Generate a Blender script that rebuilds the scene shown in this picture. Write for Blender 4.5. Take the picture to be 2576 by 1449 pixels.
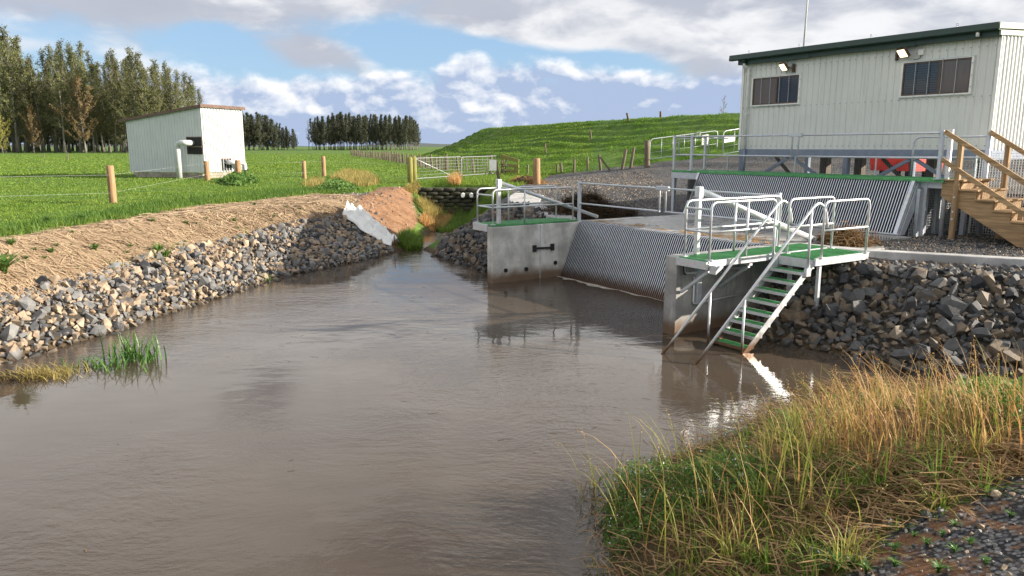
import bpy, bmesh, math, random
import numpy as np
from mathutils import Vector, Matrix

sc = bpy.context.scene
for o in list(bpy.data.objects):
    bpy.data.objects.remove(o)
R = math.radians
rng = np.random.default_rng(7)
random.seed(7)

# ---------------------------------------------------------------- camera
F, CX, CY, HOR, H = 1900., 1288., 724.5, 369., 3.4          # the photograph at 2576 x 1449
PIT = math.atan((CY - HOR) / F)
cam = bpy.data.cameras.new('camera'); camo = bpy.data.objects.new('camera', cam)
sc.collection.objects.link(camo)
camo.location = (0, 0, H); camo.rotation_euler = (math.pi/2 - PIT, 0, 0)
cam.sensor_width = 36; cam.lens = 36*F/2576.; cam.clip_start = .05; cam.clip_end = 20000
sc.camera = camo
sc.render.resolution_x, sc.render.resolution_y = 1024, 576

# ---------------------------------------------------------------- light
SUN_AZ, SUN_EL = 92., 20.
sun = bpy.data.lights.new('sun', 'SUN'); sun.energy = 5.0; sun.angle = R(.6); sun.color = (1, .91, .78)
suno = bpy.data.objects.new('sun', sun); sc.collection.objects.link(suno)
sd = Vector((math.sin(R(SUN_AZ))*math.cos(R(SUN_EL)), math.cos(R(SUN_AZ))*math.cos(R(SUN_EL)), math.sin(R(SUN_EL))))
suno.rotation_euler = sd.to_track_quat('Z', 'Y').to_euler()
vs = sc.view_settings
vs.view_transform = 'Standard'; vs.look = 'None'; vs.gamma = 1; vs.exposure = 1.12; vs.use_curve_mapping = False


class NT:
    """small helper to write node trees as expressions"""
    def __init__(s, tree): s.t = tree; s.n = tree.nodes; s.l = tree.links
    def node(s, typ, **kw):
        n = s.n.new(typ)
        for k, v in kw.items(): setattr(n, k, v)
        return n
    def put(s, sock, v):
        if isinstance(v, bpy.types.NodeSocket): s.l.new(v, sock)
        elif isinstance(v, (tuple, list)) and len(v) == 3 and sock.type == 'RGBA': sock.default_value = (*v, 1)
        else: sock.default_value = v
    def m(s, op, a, b=None, c=None, clamp=False):
        n = s.node('ShaderNodeMath', operation=op, use_clamp=clamp)
        for i, v in enumerate((a, b, c)):
            if v is not None: s.put(n.inputs[i], v)
        return n.outputs[0]
    def vm(s, op, a, b=None, scale=None):
        n = s.node('ShaderNodeVectorMath', operation=op)
        s.put(n.inputs[0], a)
        if b is not None: s.put(n.inputs[1], b)
        if scale is not None: s.put(n.inputs['Scale'], scale)
        return n.outputs[0]
    def mix(s, f, a, b, blend='MIX'):
        n = s.node('ShaderNodeMix', data_type='RGBA', blend_type=blend)
        s.put(n.inputs['Factor'], f); s.put(n.inputs['A'], a); s.put(n.inputs['B'], b)
        return n.outputs['Result']
    def ss(s, v, lo, hi, a=0., b=1.):
        n = s.node('ShaderNodeMapRange', interpolation_type='SMOOTHSTEP')
        s.put(n.inputs[0], v); s.put(n.inputs[1], lo); s.put(n.inputs[2], hi); s.put(n.inputs[3], a); s.put(n.inputs[4], b)
        return n.outputs[0]
    def lin(s, v, lo, hi, a=0., b=1.):
        n = s.node('ShaderNodeMapRange')
        s.put(n.inputs[0], v); s.put(n.inputs[1], lo); s.put(n.inputs[2], hi); s.put(n.inputs[3], a); s.put(n.inputs[4], b)
        return n.outputs[0]
    def noise(s, vec, scale, detail=4, rough=.55, dist=0., col=False):
        n = s.node('ShaderNodeTexNoise')
        if vec is not None: s.put(n.inputs['Vector'], vec)
        s.put(n.inputs['Scale'], scale); s.put(n.inputs['Detail'], detail); s.put(n.inputs['Roughness'], rough); s.put(n.inputs['Distortion'], dist)
        return n.outputs['Color' if col else 'Fac']
    def voro(s, vec, scale, feat='F1', out='Distance'):
        n = s.node('ShaderNodeTexVoronoi', feature=feat)
        s.put(n.inputs['Vector'], vec); s.put(n.inputs['Scale'], scale)
        return n.outputs[out]
    def sep(s, v):
        n = s.node('ShaderNodeSeparateXYZ'); s.put(n.inputs[0], v); return n.outputs
    def comb(s, x, y, z):
        n = s.node('ShaderNodeCombineXYZ')
        for i, v in enumerate((x, y, z)): s.put(n.inputs[i], v)
        return n.outputs[0]


# ---------------------------------------------------------------- world: daylight sky with cloud
w = bpy.data.worlds.new('World'); sc.world = w; w.use_nodes = True
T = NT(w.node_tree); T.n.clear()
sky = T.node('ShaderNodeTexSky', sky_type='NISHITA', sun_disc=False)
sky.sun_elevation = R(SUN_EL); sky.sun_rotation = R(SUN_AZ); sky.altitude = 20
sky.air_density = 1.0; sky.dust_density = .35; sky.ozone_density = 2.6
gen = T.node('ShaderNodeTexCoord').outputs['Generated']
x, y, z = T.sep(gen)
el = T.m('MULTIPLY', T.m('ARCSINE', z), 57.2958)
az = T.m('MULTIPLY', T.m('ARCTAN2', x, y), 57.2958)
def blob(a, e, sa, se, tilt=0.):
    da = T.m('SUBTRACT', az, a); de = T.m('SUBTRACT', T.m('SUBTRACT', el, e), T.m('MULTIPLY', da, tilt))
    q = T.m('ADD', T.m('POWER', T.m('ABSOLUTE', T.m('DIVIDE', da, sa)), 2.), T.m('POWER', T.m('ABSOLUTE', T.m('DIVIDE', de, se)), 2.))
    return T.m('POWER', 2.718, T.m('MULTIPLY', q, -1.))
def add(*v):
    r = v[0]
    for q in v[1:]: r = T.m('ADD', r, q)
    return r
def mul(a, b): return T.m('MULTIPLY', a, b)
pd = T.vm('MULTIPLY', gen, (1., 1., 2.6))
warp = T.vm('SUBTRACT', T.noise(pd, 5., 3, .5, col=True), (.5, .5, .5))
pw = T.vm('ADD', pd, T.vm('SCALE', warp, scale=.10))
# high broken layer of grey cloud
nH = T.noise(pw, 4.3, 7, .52)
nH2 = T.noise(T.vm('ADD', pw, (.03, 0, .055)), 4.3, 7, .52)
bias = add(T.ss(el, 6.2, 10.5, 0., .25), T.ss(el, 11., 18., 0., .12), mul(T.ss(el, 1.5, 6.5, 1., 0.), -.25),
           mul(blob(-3., 6.3, 8.5, 1.7, -.10), -.30), mul(blob(-20.5, 7.3, 3.8, 2.0, -.25), -.22),
           mul(blob(-14.5, 6.3, 4.4, 1.25, -.09), .34), mul(blob(-30., 8.8, 11., 3.6), .30),
           mul(blob(22., 6.0, 14., 5.5), .34), mul(blob(3., 9.0, 8., 1.6, .0), .22), mul(blob(8.0, 6.1, 3.5, .8, -.1), -.2))
dH = T.ss(T.m('ADD', nH, bias), .50, .70)
litH = T.ss(add(T.m('SUBTRACT', nH, nH2), mul(blob(4., 8.4, 6., 2.2), .12), mul(blob(26., 10., 12., 3.), .05), T.ss(el, 11., 15., 0., .16), mul(T.ss(el, 11., 15.), mul(T.m('SUBTRACT', T.noise(pd, 2.6, 2, .5), .5), .9)), T.ss(el, 26., 44., 0., -.24), mul(blob(-14.5, 6.3, 5., 1.6), -.06)), -.05, .13)
cH = T.mix(litH, (3.3, 3.5, 4.15), (7.9, 7.8, 7.7))
cH = T.mix(T.noise(pw, 9., 4, .5), cH, T.mix(.72, cH, (5.1, 5.15, 5.5)))
cH = T.mix(T.ss(el, 11.5, 15., 0., .6), cH, T.mix(litH, (4.2, 4.4, 5.0), (13., 12.8, 12.5)))
# cumulus bank along the horizon
pb = T.vm('MULTIPLY', gen, (1., 1., 1.7))
wb = T.vm('SUBTRACT', T.noise(pb, 9., 3, .5, col=True), (.5, .5, .5))
pbw = T.vm('ADD', pb, T.vm('SCALE', wb, scale=.035))
nB = T.noise(pbw, 9.5, 9, .54); nB2 = T.noise(T.vm('ADD', pbw, (.010, 0, .016)), 9.5, 9, .54)
top = add(4.9, mul(T.m('SUBTRACT', T.noise(T.vm('MULTIPLY', gen, (1, 1, .3)), 5.2, 3, .5), .5), 3.0), mul(blob(-2.8, 4., 2.6, 30.), 1.7), mul(blob(-15., 4., 7., 30.), .6), mul(blob(12., 4, 9., 30.), .9))
edge = T.m('SUBTRACT', add(top, mul(T.m('SUBTRACT', nB, .5), 6.0)), el)
dB = T.ss(edge, -.3, .9)
litB = add(mul(T.ss(edge, .1, 1.6, 1., 0.), .42), mul(T.m('SUBTRACT', nB, nB2), 6.5), mul(T.ss(el, .6, 3.8, -.42, .20), 1.), mul(blob(-2.5, 3.2, 2.6, 1.7), .35), mul(blob(11., 3.2, 8., 2.2), -.55))
litB = T.m('ADD', litB, 0., clamp=True)
cB = T.mix(litB, (3.2, 3.95, 5.5), (8.3, 8.25, 8.15))
skyc = T.mix(.6, sky.outputs[0], (3.0, 4.7, 7.0))
c1 = T.mix(mul(dH, .93), skyc, cH)
c2 = T.mix(mul(dB, .97), c1, cB)
bg = T.node('ShaderNodeBackground'); T.put(bg.inputs[0], c2); bg.inputs[1].default_value = .064
out = T.node('ShaderNodeOutputWorld'); T.l.new(bg.outputs[0], out.inputs[0])

# ---------------------------------------------------------------- pixel to ground, structure frame
def ray(u, v):
    xx = (u-CX)/F; yy = (CY-v)/F
    return np.array((xx, math.cos(PIT)+yy*math.sin(PIT), -math.sin(PIT)+yy*math.cos(PIT)))
def U(u, v, z=0.):
    d = ray(u, v); t = (z-H)/d[2]; return (d[0]*t, d[1]*t, z)
def UY(u, v, Y):
    d = ray(u, v); t = Y/d[1]; return (d[0]*t, Y, H+d[2]*t)
AZ = R(147)
EA = (math.sin(AZ), math.cos(AZ)); EB = (math.sin(AZ-math.pi/2), math.cos(AZ-math.pi/2))
OX, OY = U(1226, 710)[:2]
def Wl(a, b, z=0.): return (OX+a*EA[0]+b*EB[0], OY+a*EA[1]+b*EB[1], z)
def toL(X, Y): return ((X-OX)*EA[0]+(Y-OY)*EA[1], (X-OX)*EB[0]+(Y-OY)*EB[1])
FROT = math.pi/2 - AZ

# ---------------------------------------------------------------- mesh helpers
class Fr:                        # a frame: origin + rotation about z
    def __init__(s, x=0, y=0, z=0, rz=0): s.o = (x, y, z); s.rz = rz; s.c = math.cos(rz); s.s = math.sin(rz)
    def w(s, p): return (s.o[0]+s.c*p[0]-s.s*p[1], s.o[1]+s.s*p[0]+s.c*p[1], s.o[2]+p[2])
WF = Fr(); SF = Fr(OX, OY, 0, FROT)

def tagp(o, label=None, cat=None, group=None, kind=None):
    if label: o['label'] = label
    if cat: o['category'] = cat
    if group: o['group'] = group
    if kind: o['kind'] = kind
    return o
class Th:                        # an Empty at a thing's base, with its frame
    def __init__(s, name, label, cat, org, fr=WF, group=None):
        s.e = bpy.data.objects.new(name, None); sc.collection.objects.link(s.e)
        s.e.empty_display_size = .2
        s.e.location = fr.w(org); s.e.rotation_euler = (0, 0, fr.rz); s.org = org; s.fr = fr
        tagp(s.e, label, cat, group)
class MB:
    def __init__(s): s.v = []; s.f = []; s.sm = []
    def add(s, vs, fs, smooth=False):
        n = len(s.v); s.v += [tuple(p) for p in vs]; s.f += [tuple(i+n for i in f) for f in fs]; s.sm += [smooth]*len(fs)
    def box(s, x0, x1, y0, y1, z0, z1):
        s.add([(x0,y0,z0),(x1,y0,z0),(x1,y1,z0),(x0,y1,z0),(x0,y0,z1),(x1,y0,z1),(x1,y1,z1),(x0,y1,z1)],
              [(0,3,2,1),(4,5,6,7),(0,1,5,4),(1,2,6,5),(2,3,7,6),(3,0,4,7)]); return s
    def bar(s, p, q, w, h, up=(0,0,1)):       # rectangular bar from p to q
        p = Vector(p); q = Vector(q); d = (q-p).normalized(); u = Vector(up)
        sd_ = d.cross(u)
        if sd_.length < 1e-4: sd_ = d.cross(Vector((1,0,0)))
        sd_.normalize(); u = sd_.cross(d).normalized()
        vs = [r + sd_*(sx*w/2) + u*(sz*h/2) for r in (p, q) for sx, sz in ((-1,-1),(1,-1),(1,1),(-1,1))]
        s.add(vs, [(0,1,2,3),(7,6,5,4),(0,4,5,1),(1,5,6,2),(2,6,7,3),(3,7,4,0)]); return s
    def tube(s, pts, r, n=8, cap=True):
        pts = [Vector(p) for p in pts]; rs = r if isinstance(r, (list, tuple)) else [r]*len(pts)
        rings = []; prev = None
        for i, p in enumerate(pts):
            d = (pts[min(i+1, len(pts)-1)] - pts[max(i-1, 0)]).normalized()
            if prev is None:
                u = d.cross(Vector((0,0,1)))
                if u.length < .05: u = d.cross(Vector((1,0,0)))
            else:
                u = prev - d*prev.dot(d)
            u.normalize(); prev = u; v = d.cross(u)
            rings.append([p + (u*math.cos(2*math.pi*k/n) + v*math.sin(2*math.pi*k/n))*rs[i] for k in range(n)])
        vs = [q for rg in rings for q in rg]
        fs = [(i*n+k, i*n+(k+1) % n, (i+1)*n+(k+1) % n, (i+1)*n+k) for i in range(len(pts)-1) for k in range(n)]
        b = len(s.v); s.add(vs, fs, True)
        if cap:
            s.f += [tuple(b+k for k in range(n))[::-1], tuple(b+(len(pts)-1)*n+k for k in range(n))]; s.sm += [False, False]
        return s
    def prism(s, poly, z0, z1):               # polygon in x,y
        n = len(poly)
        s.add([(p[0],p[1],z0) for p in poly]+[(p[0],p[1],z1) for p in poly],
              [tuple(range(n))[::-1], tuple(range(n, 2*n))]+[(i,(i+1) % n,n+(i+1) % n,n+i) for i in range(n)]); return s
    def prof(s, poly, x0, x1):                # polygon in (y,z) extruded along x
        n = len(poly)
        s.add([(x0,p[0],p[1]) for p in poly]+[(x1,p[0],p[1]) for p in poly],
              [tuple(range(n)), tuple(range(n, 2*n))[::-1]]+[(i,n+i,n+(i+1) % n,(i+1) % n) for i in range(n)]); return s
    def mesh(s, name, org=(0,0,0)):
        me = bpy.data.meshes.new(name)
        me.from_pydata([(p[0]-org[0],p[1]-org[1],p[2]-org[2]) for p in s.v], [], s.f)
        me.polygons.foreach_set('use_smooth', s.sm); me.update()
        return me
    def build(s, name, mat, th=None, par=None, label=None, bev=0):
        org = th.org if th else (0,0,0)
        me = s.mesh(name, org)
        if bev:
            bm = bmesh.new(); bm.from_mesh(me)
            bmesh.ops.recalc_face_normals(bm, faces=bm.faces)
            es = [e for e in bm.edges if len(e.link_faces) == 2 and e.calc_face_angle(0) > .6]
            bmesh.ops.bevel(bm, geom=es, offset=bev, segments=1, affect='EDGES'); bm.to_mesh(me); bm.free()
        me.materials.append(mat)
        o = bpy.data.objects.new(name, me); sc.collection.objects.link(o)
        p = par if par else (th.e if th else None)
        if p: o.parent = p
        if label: o['label'] = label
        return o
    def single(s, name, mat, label, cat, org, fr=WF, group=None, bev=0):     # a thing that is one mesh
        class D: pass
        d = D(); d.org = org; d.e = None
        o = s.build(name, mat, d, bev=bev); o.location = fr.w(org); o.rotation_euler = (0, 0, fr.rz)
        tagp(o, label, cat, group); return o
def dup(o, par=None, loc=None, rot=None, scl=None):
    c = o.copy(); sc.collection.objects.link(c)
    if par: c.parent = par
    if loc is not None: c.location = loc
    if rot is not None: c.rotation_euler = rot
    if scl is not None: c.scale = scl
    return c
def bend(p, rad=.12, n=5):                    # polyline with rounded corners
    p = [Vector(q) for q in p]; out_ = [p[0]]
    for i in range(1, len(p)-1):
        a = (p[i-1]-p[i]); b = (p[i+1]-p[i]); r_ = min(rad, a.length*.5, b.length*.5)
        A = p[i]+a.normalized()*r_; B = p[i]+b.normalized()*r_
        for k in range(n+1):
            t = k/n; out_.append(A*(1-t)**2 + p[i]*2*t*(1-t) + B*t*t)
    out_.append(p[-1]); return out_
def npmesh(name, V, Fc, mat, smooth=False):   # triangles from numpy arrays
    me = bpy.data.meshes.new(name)
    V = np.ascontiguousarray(V, dtype=np.float32); Fc = np.ascontiguousarray(Fc, dtype=np.int32); k = Fc.shape[1]
    me.vertices.add(len(V)); me.vertices.foreach_set('co', V.ravel())
    me.loops.add(Fc.size); me.loops.foreach_set('vertex_index', Fc.ravel())
    me.polygons.add(len(Fc)); me.polygons.foreach_set('loop_start', np.arange(0, Fc.size, k, dtype=np.int32))
    me.polygons.foreach_set('use_smooth', np.full(len(Fc), smooth))
    me.update(calc_edges=True); me.validate()
    me.materials.append(mat)
    o = bpy.data.objects.new(name, me); sc.collection.objects.link(o)
    return o

# ---------------------------------------------------------------- materials
def base_mat(name):
    m = bpy.data.materials.new(name); m.use_nodes = True; t = NT(m.node_tree)
    return m, t, t.n['Principled BSDF']
def bump(t, bs, h, strength=.3, dist=.02):
    b = t.node('ShaderNodeBump'); b.inputs['Strength'].default_value = strength; b.inputs['Distance'].default_value = dist
    t.put(b.inputs['Height'], h); t.l.new(b.outputs[0], bs.inputs['Normal'])
def gpos(t): return t.node('ShaderNodeNewGeometry').outputs['Position']
def opos(t): return t.node('ShaderNodeTexCoord').outputs['Object']
def simple(name, c, rough=.6, metal=0., var=.18, sc_=6., bs_=0., bscale=40., spec=.5, stretch=None):
    m, t, b = base_mat(name); p = opos(t)
    if stretch: p = t.vm('MULTIPLY', p, stretch)
    n = t.noise(p, sc_, 6, .6)
    t.put(b.inputs['Base Color'], t.mix(t.ss(n, .3, .7), tuple(q*(1-var) for q in c), tuple(min(1, q*(1+var)) for q in c)))
    t.put(b.inputs['Roughness'], t.lin(n, .3, .7, max(rough-.08, .02), min(rough+.08, 1)))
    b.inputs['Metallic'].default_value = metal; b.inputs['Specular IOR Level'].default_value = spec
    if bs_: bump(t, b, t.noise(p, bscale, 4, .6), bs_)
    return m
def m_galv(name, c, rough=.42, metal=.55, rust=True):
    m, t, b = base_mat(name); g = gpos(t); p = g
    n = t.noise(p, 9., 5, .65); v = t.voro(p, 22., out='Color')
    col = t.mix(t.ss(n, .3, .7), tuple(q*.86 for q in c), c)
    col = t.mix(.10, col, v)
    if rust:
        zz = t.m('ADD', t.sep(g)[2], t.m('MULTIPLY', t.m('SUBTRACT', t.noise(g, 8., 4), .5), .22))
        col = t.mix(t.ss(zz, .06, .36, .95, 0.), col, (.16, .075, .028))
    t.put(b.inputs['Base Color'], col); t.put(b.inputs['Roughness'], t.lin(n, .3, .7, rough-.08, rough+.12)); b.inputs['Metallic'].default_value = metal
    return m
def m_conc(name, c, stain=True):
    m, t, b = base_mat(name); g = gpos(t)
    n = t.noise(g, 1.7, 7, .62); st = t.noise(t.vm('MULTIPLY', g, (5., 5., .5)), 1.4, 5, .6); f = t.noise(g, 30., 5, .6)
    col = t.mix(t.ss(n, .34, .68), tuple(q*.62 for q in c), tuple(q*1.2 for q in c))
    col = t.mix(t.m('MULTIPLY', t.ss(st, .5, .75), .55), col, tuple(q*.42 for q in c))
    col = t.mix(t.m('MULTIPLY', t.ss(st, .36, .28), .35), col, (.55, .55, .53))
    col = t.mix(t.m('MULTIPLY', f, .3), col, tuple(q*.7 for q in c))
    if stain:
        zz = t.m('ADD', t.sep(g)[2], t.m('MULTIPLY', t.m('SUBTRACT', t.noise(g, 3., 5), .5), .25))
        col = t.mix(t.ss(zz, .10, .42, .9, 0.), col, (.12, .062, .024))
    t.put(b.inputs['Base Color'], col); b.inputs['Roughness'].default_value = .85
    bump(t, b, t.m('ADD', t.m('MULTIPLY', f, .5), t.noise(g, 90., 3)), .25, .006)
    return m
def m_wood(name, c, dirn='z', sc_=1.):
    m, t, b = base_mat(name); p = opos(t)
    st = {'x': (.6, 9, 9), 'y': (9, .6, 9), 'z': (9, 9, .6)}[dirn]
    n = t.noise(t.vm('MULTIPLY', p, tuple(q*sc_ for q in st)), 2.2, 6, .65, .6); k = t.noise(p, 2.1, 3)
    kn = t.voro(t.vm('MULTIPLY', p, tuple(min(q, 4)/2 for q in st)), 2.2)
    col = t.mix(t.ss(n, .32, .68), tuple(q*.55 for q in c), tuple(q*1.2 for q in c))
    col = t.mix(t.m('MULTIPLY', t.ss(k, .4, .7), .4), col, tuple(q*.6 for q in c))
    col = t.mix(t.ss(kn, .03, .09, .8, 0.), col, tuple(q*.25 for q in c))
    t.put(b.inputs['Base Color'], col); b.inputs['Roughness'].default_value = .78
    bump(t, b, n, .35, .008); return m
def m_clad(name, c):
    m, t, b = base_mat(name); p = opos(t); g = gpos(t)
    st = t.noise(t.vm('MULTIPLY', g, (7., 7., .35)), 1.6, 5, .6); n = t.noise(g, 1.3, 5, .6); sp = t.noise(g, 14., 3, .7)
    col = t.mix(t.ss(n, .3, .7), tuple(q*.93 for q in c), c)
    col = t.mix(t.m('MULTIPLY', t.ss(st, .52, .78), .38), col, (.36, .34, .29))
    col = t.mix(t.m('MULTIPLY', t.ss(sp, .68, .78), .22), col, (.28, .27, .22))
    t.put(b.inputs['Base Color'], col); b.inputs['Roughness'].default_value = .48; return m
def m_leaf(name, ca, cb, cc=None, trans=.35, rough=.55, isl=True, obr=0.):
    m, t, b = base_mat(name)
    r = t.node('ShaderNodeNewGeometry').outputs['Random Per Island'] if isl else t.node('ShaderNodeObjectInfo').outputs['Random']
    g = gpos(t); n = t.noise(g, .7, 3)
    col = t.mix(r, ca, cb)
    if cc: col = t.mix(t.ss(n, .45, .65), col, t.mix(r, cc, cb))
    ob = t.node('ShaderNodeObjectInfo').outputs['Random']
    if obr: col = t.mix(t.m('MULTIPLY', ob, obr), col, tuple(q*f for q, f in zip(ca, (.75, .55, .5))))
    t.put(b.inputs['Base Color'], col); b.inputs['Roughness'].default_value = rough; b.inputs['Specular IOR Level'].default_value = .3
    if trans:
        tr = t.node('ShaderNodeBsdfTranslucent'); t.put(tr.inputs[0], col)
        mx = t.node('ShaderNodeMixShader'); mx.inputs[0].default_value = trans
        t.l.new(b.outputs[0], mx.inputs[1]); t.l.new(tr.outputs[0], mx.inputs[2])
        t.l.new(mx.outputs[0], t.n['Material Output'].inputs['Surface'])
    return m
def m_rock(name, isl, k=1., th_=.50):
    m, t, b = base_mat(name); p = opos(t); g = gpos(t)
    r = t.node('ShaderNodeNewGeometry').outputs['Random Per Island'] if isl else t.node('ShaderNodeObjectInfo').outputs['Random']
    r2 = t.m('FRACT', t.m('MULTIPLY', r, 17.31)); n = t.noise(g, 7., 6, .65); n2 = t.noise(g, 3., 3)
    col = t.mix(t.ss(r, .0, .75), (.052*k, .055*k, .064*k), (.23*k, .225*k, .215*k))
    tan = t.mix(r2, (.36*k, .17*k, .065*k), (.47*k, .37*k, .25*k))
    fac = t.m('MULTIPLY', t.ss(t.m('ADD', r2, t.m('MULTIPLY', t.m('SUBTRACT', n2, .5), .9)), th_, th_+.16), .88)
    col = t.mix(fac, col, tan)
    col = t.mix(t.ss(n, .3, .72), t.mix(.5, col, (.03, .03, .03)), col)
    zz = t.sep(g)[2]
    col = t.mix(t.ss(t.m('ADD', zz, t.m('MULTIPLY', n, .1)), .06, .17, .75, 0.), col, (.03, .022, .014))
    t.put(b.inputs['Base Color'], col); b.inputs['Roughness'].default_value = .72
    bump(t, b, t.noise(g, 22., 5, .65), .5, .02); return m

MT = {}
MT['galv'] = m_galv('galvanised_steel', (.68, .70, .71))
MT['galvd'] = m_galv('dull_galvanised_steel', (.58, .61, .65), .5, .5)
MT['bar'] = m_galv('screen_bar_steel', (.66, .69, .74), .40, .45)
MT['barside'] = simple('shaded_bar_side', (.035, .038, .042), .75, .1, .4, 5.)  # shade between the bars, painted on their sides and the cross bars
MT['conc'] = m_conc('concrete', (.36, .35, .33))
MT['concl'] = m_conc('pale_concrete', (.46, .45, .43), False)
MT['green'] = simple('green_fibreglass', (.075, .30, .10), .5, 0, .25, 9.)
MT['dkgreen'] = simple('dark_green_paint', (.012, .04, .028), .42, 0, .3, 3.)
MT['palegreen'] = simple('pale_green_paint', (.42, .48, .36), .5, 0, .1, 3.)
MT['clad'] = m_clad('off_white_cladding', (.70, .71, .67))
MT['clad2'] = m_clad('weathered_white_cladding', (.60, .63, .62))
MT['white'] = simple('white_paint', (.78, .78, .74), .5, 0, .06)
MT['brown'] = simple('brown_aluminium', (.10, .065, .045), .45, .2, .2)
MT['shedroof'] = simple('brown_flashing', (.13, .075, .055), .5, 0, .25)
MT['greysteel'] = simple('blue_grey_painted_steel', (.20, .235, .30), .5, .1, .12)
MT['timber'] = m_wood('treated_pine', (.42, .27, .135), 'x')
MT['timberz'] = m_wood('treated_pine_upright', (.42, .27, .135), 'z')
MT['post'] = m_wood('fence_post_wood', (.36, .215, .105), 'z', .8)
MT['oldpost'] = m_wood('weathered_grey_wood', (.16, .125, .085), 'z')
MT['moss'] = m_wood('mossy_wood', (.25, .23, .055), 'x')
MT['mossz'] = m_wood('mossy_post_wood', (.25, .23, .055), 'z')
MT['black'] = simple('black_rubber', (.012, .012, .013), .6)
MT['dark'] = simple('dark_interior', (.02, .02, .02), .9)
MT['red'] = simple('red_paint', (.55, .03, .018), .5, 0, .2)
MT['block'] = m_conc('blockwork', (.36, .32, .25), False)
MT['pvc'] = simple('grey_pvc', (.55, .56, .56), .4, 0, .08)
MT['rockO'] = m_rock('quarry_rock', False)
MT['rockS'] = m_rock('quarry_rock_rubble', True)
MT['rockOd'] = m_rock('shaded_quarry_rock', False, .52, .54); MT['rockSd'] = m_rock('shaded_quarry_rubble', True, .52, .54)  # darker copy of the rock: the bank's own shade put into the colour
MT['wire'] = simple('fence_wire', (.50, .52, .50), .5, .4)
MT['sandbag'] = simple('shaded_mossy_sandbag', (.040, .040, .024), .95, 0, .5, 4., .4, 20.)  # base colour lowered to carry the shade on the headwall
MT['bark'] = simple('grey_bark', (.21, .19, .16), .9, 0, .4, 3., .4, 12., stretch=(3, 3, .4))
def m_glass():
    m, t, b = base_mat('dark_window_glass'); b.inputs['Base Color'].default_value = (.012, .015, .02, 1); b.inputs['Roughness'].default_value = .06
    b.inputs['Coat Weight'].default_value = .6; return m
MT['glass'] = m_glass()
MT['curtain'] = simple('brown_curtain', (.105, .080, .066), .85, 0, .12, 3., stretch=(8, 8, .6))
for k_ in ('Coat Weight', 'Coat Roughness'): MT['curtain'].node_tree.nodes['Principled BSDF'].inputs[k_].default_value = {'Coat Weight': .9, 'Coat Roughness': .05}[k_]
MT['cloth'] = simple('geotextile', (.78, .77, .72), .9, 0, .07, 3., .3, 14.)
def m_emit():
    m, t, b = base_mat('lit_lamp_lens'); b.inputs['Base Color'].default_value = (1, .9, .75, 1)
    b.inputs['Emission Color'].default_value = (1, .74, .42, 1); b.inputs['Emission Strength'].default_value = 1.4; return m
MT['emit'] = m_emit()
MT['sump'] = simple('shaded_sump_concrete', (.045, .045, .042), .7, 0, .4, 2.)  # interior shade behind the screens put into the concrete colour

# ================================================================ terrain
def P0(u, v): return U(u, v, 0)[:2]
BW, BT = 3.5, 1.5
# waterline, each vertex with the bank's run and height of the segment that starts there
WL = [(-10.5, -14, 3, 1.5), (-9.6, 2, 3, 1.5), (-8.9, 8, 2.9, 1.5)]
for (u, v), ww in zip([(0,915),(100,888),(270,840),(385,800),(560,745),(700,700),(850,668),(985,637),(1045,625)], (2.7,2.7,2.9,3.1,3.4,3.8,4.2,4.0,3.2)):
    WL.append((*P0(u, v), ww, 1.5))
WL += [(-3.55, 28.6, 2.8, 1.5), (-3.1, 31.6, 2.2, 1.45), (-3.7, 37.2, .6, 1.5), (-2.1, 37.2, 1.6, 1.45), (-1.95, 31.6, 2.0, 1.4), (-2.45, 28.2, 2.4, 1.4)]
for (u, v), ww in zip([(1062,628),(1102,646)], (2.3, 2.2)): WL.append((*P0(u, v), ww, 1.4))
WL += [(*P0(1226, 683), .8, 1.36), (*Wl(.12, 2.2)[:2], .25, 1.36), (*Wl(.12, 5.2)[:2], .25, 1.36), (*Wl(6.45, 5.2)[:2], .3, 1.36), (*Wl(6.45, 2.3)[:2], 1.6, 1.3)]
for (u, v), ww in zip([(1895,848),(1990,870),(2100,890),(2195,922)], (2.2,2.2,2.2,2.2)): WL.append((*P0(u, v), ww, 1.22))
WL += [(6.4, 10.9, 2.2, 1.25), (8.0, 10.2, 2.2, 1.25), (11., 9.4, 2.2, 1.3), (11., 8.7, 4., 1.1), (7.2, 9.05, 4., 1.1), (5.4, 9.75, 4., 1.1), (3.95, 9.6, 4., 1.1), (2.45, 8.45, 4., 1.1), (1.65, 7.85, 4., 1.1), (.95, 7.0, 4., 1.1), (.80, 6.2, 3.8, 1.1), (.85, 5.5, 3.6, 1.1),
       (.6, 4.6, 3.4, 1.2), (-.6, 3.5, 2.7, 1.7), (-2.6, 2.3, 2.7, 1.7), (-4.6, 0, 2.7, 1.7), (-5.8, -14, 2.7, 1.7)]
WLA = np.array(WL); WN = len(WLA)
LEV = np.array([(64, 0), (48, 20), (31, 42), (17.6, 59.9), (8.8, 80.4), (-1.8, 112.), (-3.0, 119.), (0, 127), (12, 142), (45, 170), (120, 210), (300, 260)], float)
LEVW = np.array([24, 23, 22, 21, 18, 13, 12, 12, 14, 16, 16, 16], float)
def sstep(x, a, b):
    t = np.clip((x-a)/(b-a), 0, 1); return t*t*(3-2*t)
def segd(X, Y, A, B):
    d = B-A; L2 = (d*d).sum(); t = np.clip(((X-A[0])*d[0]+(Y-A[1])*d[1])/L2, 0, 1)
    return np.hypot(X-A[0]-t*d[0], Y-A[1]-t*d[1]), t
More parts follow.
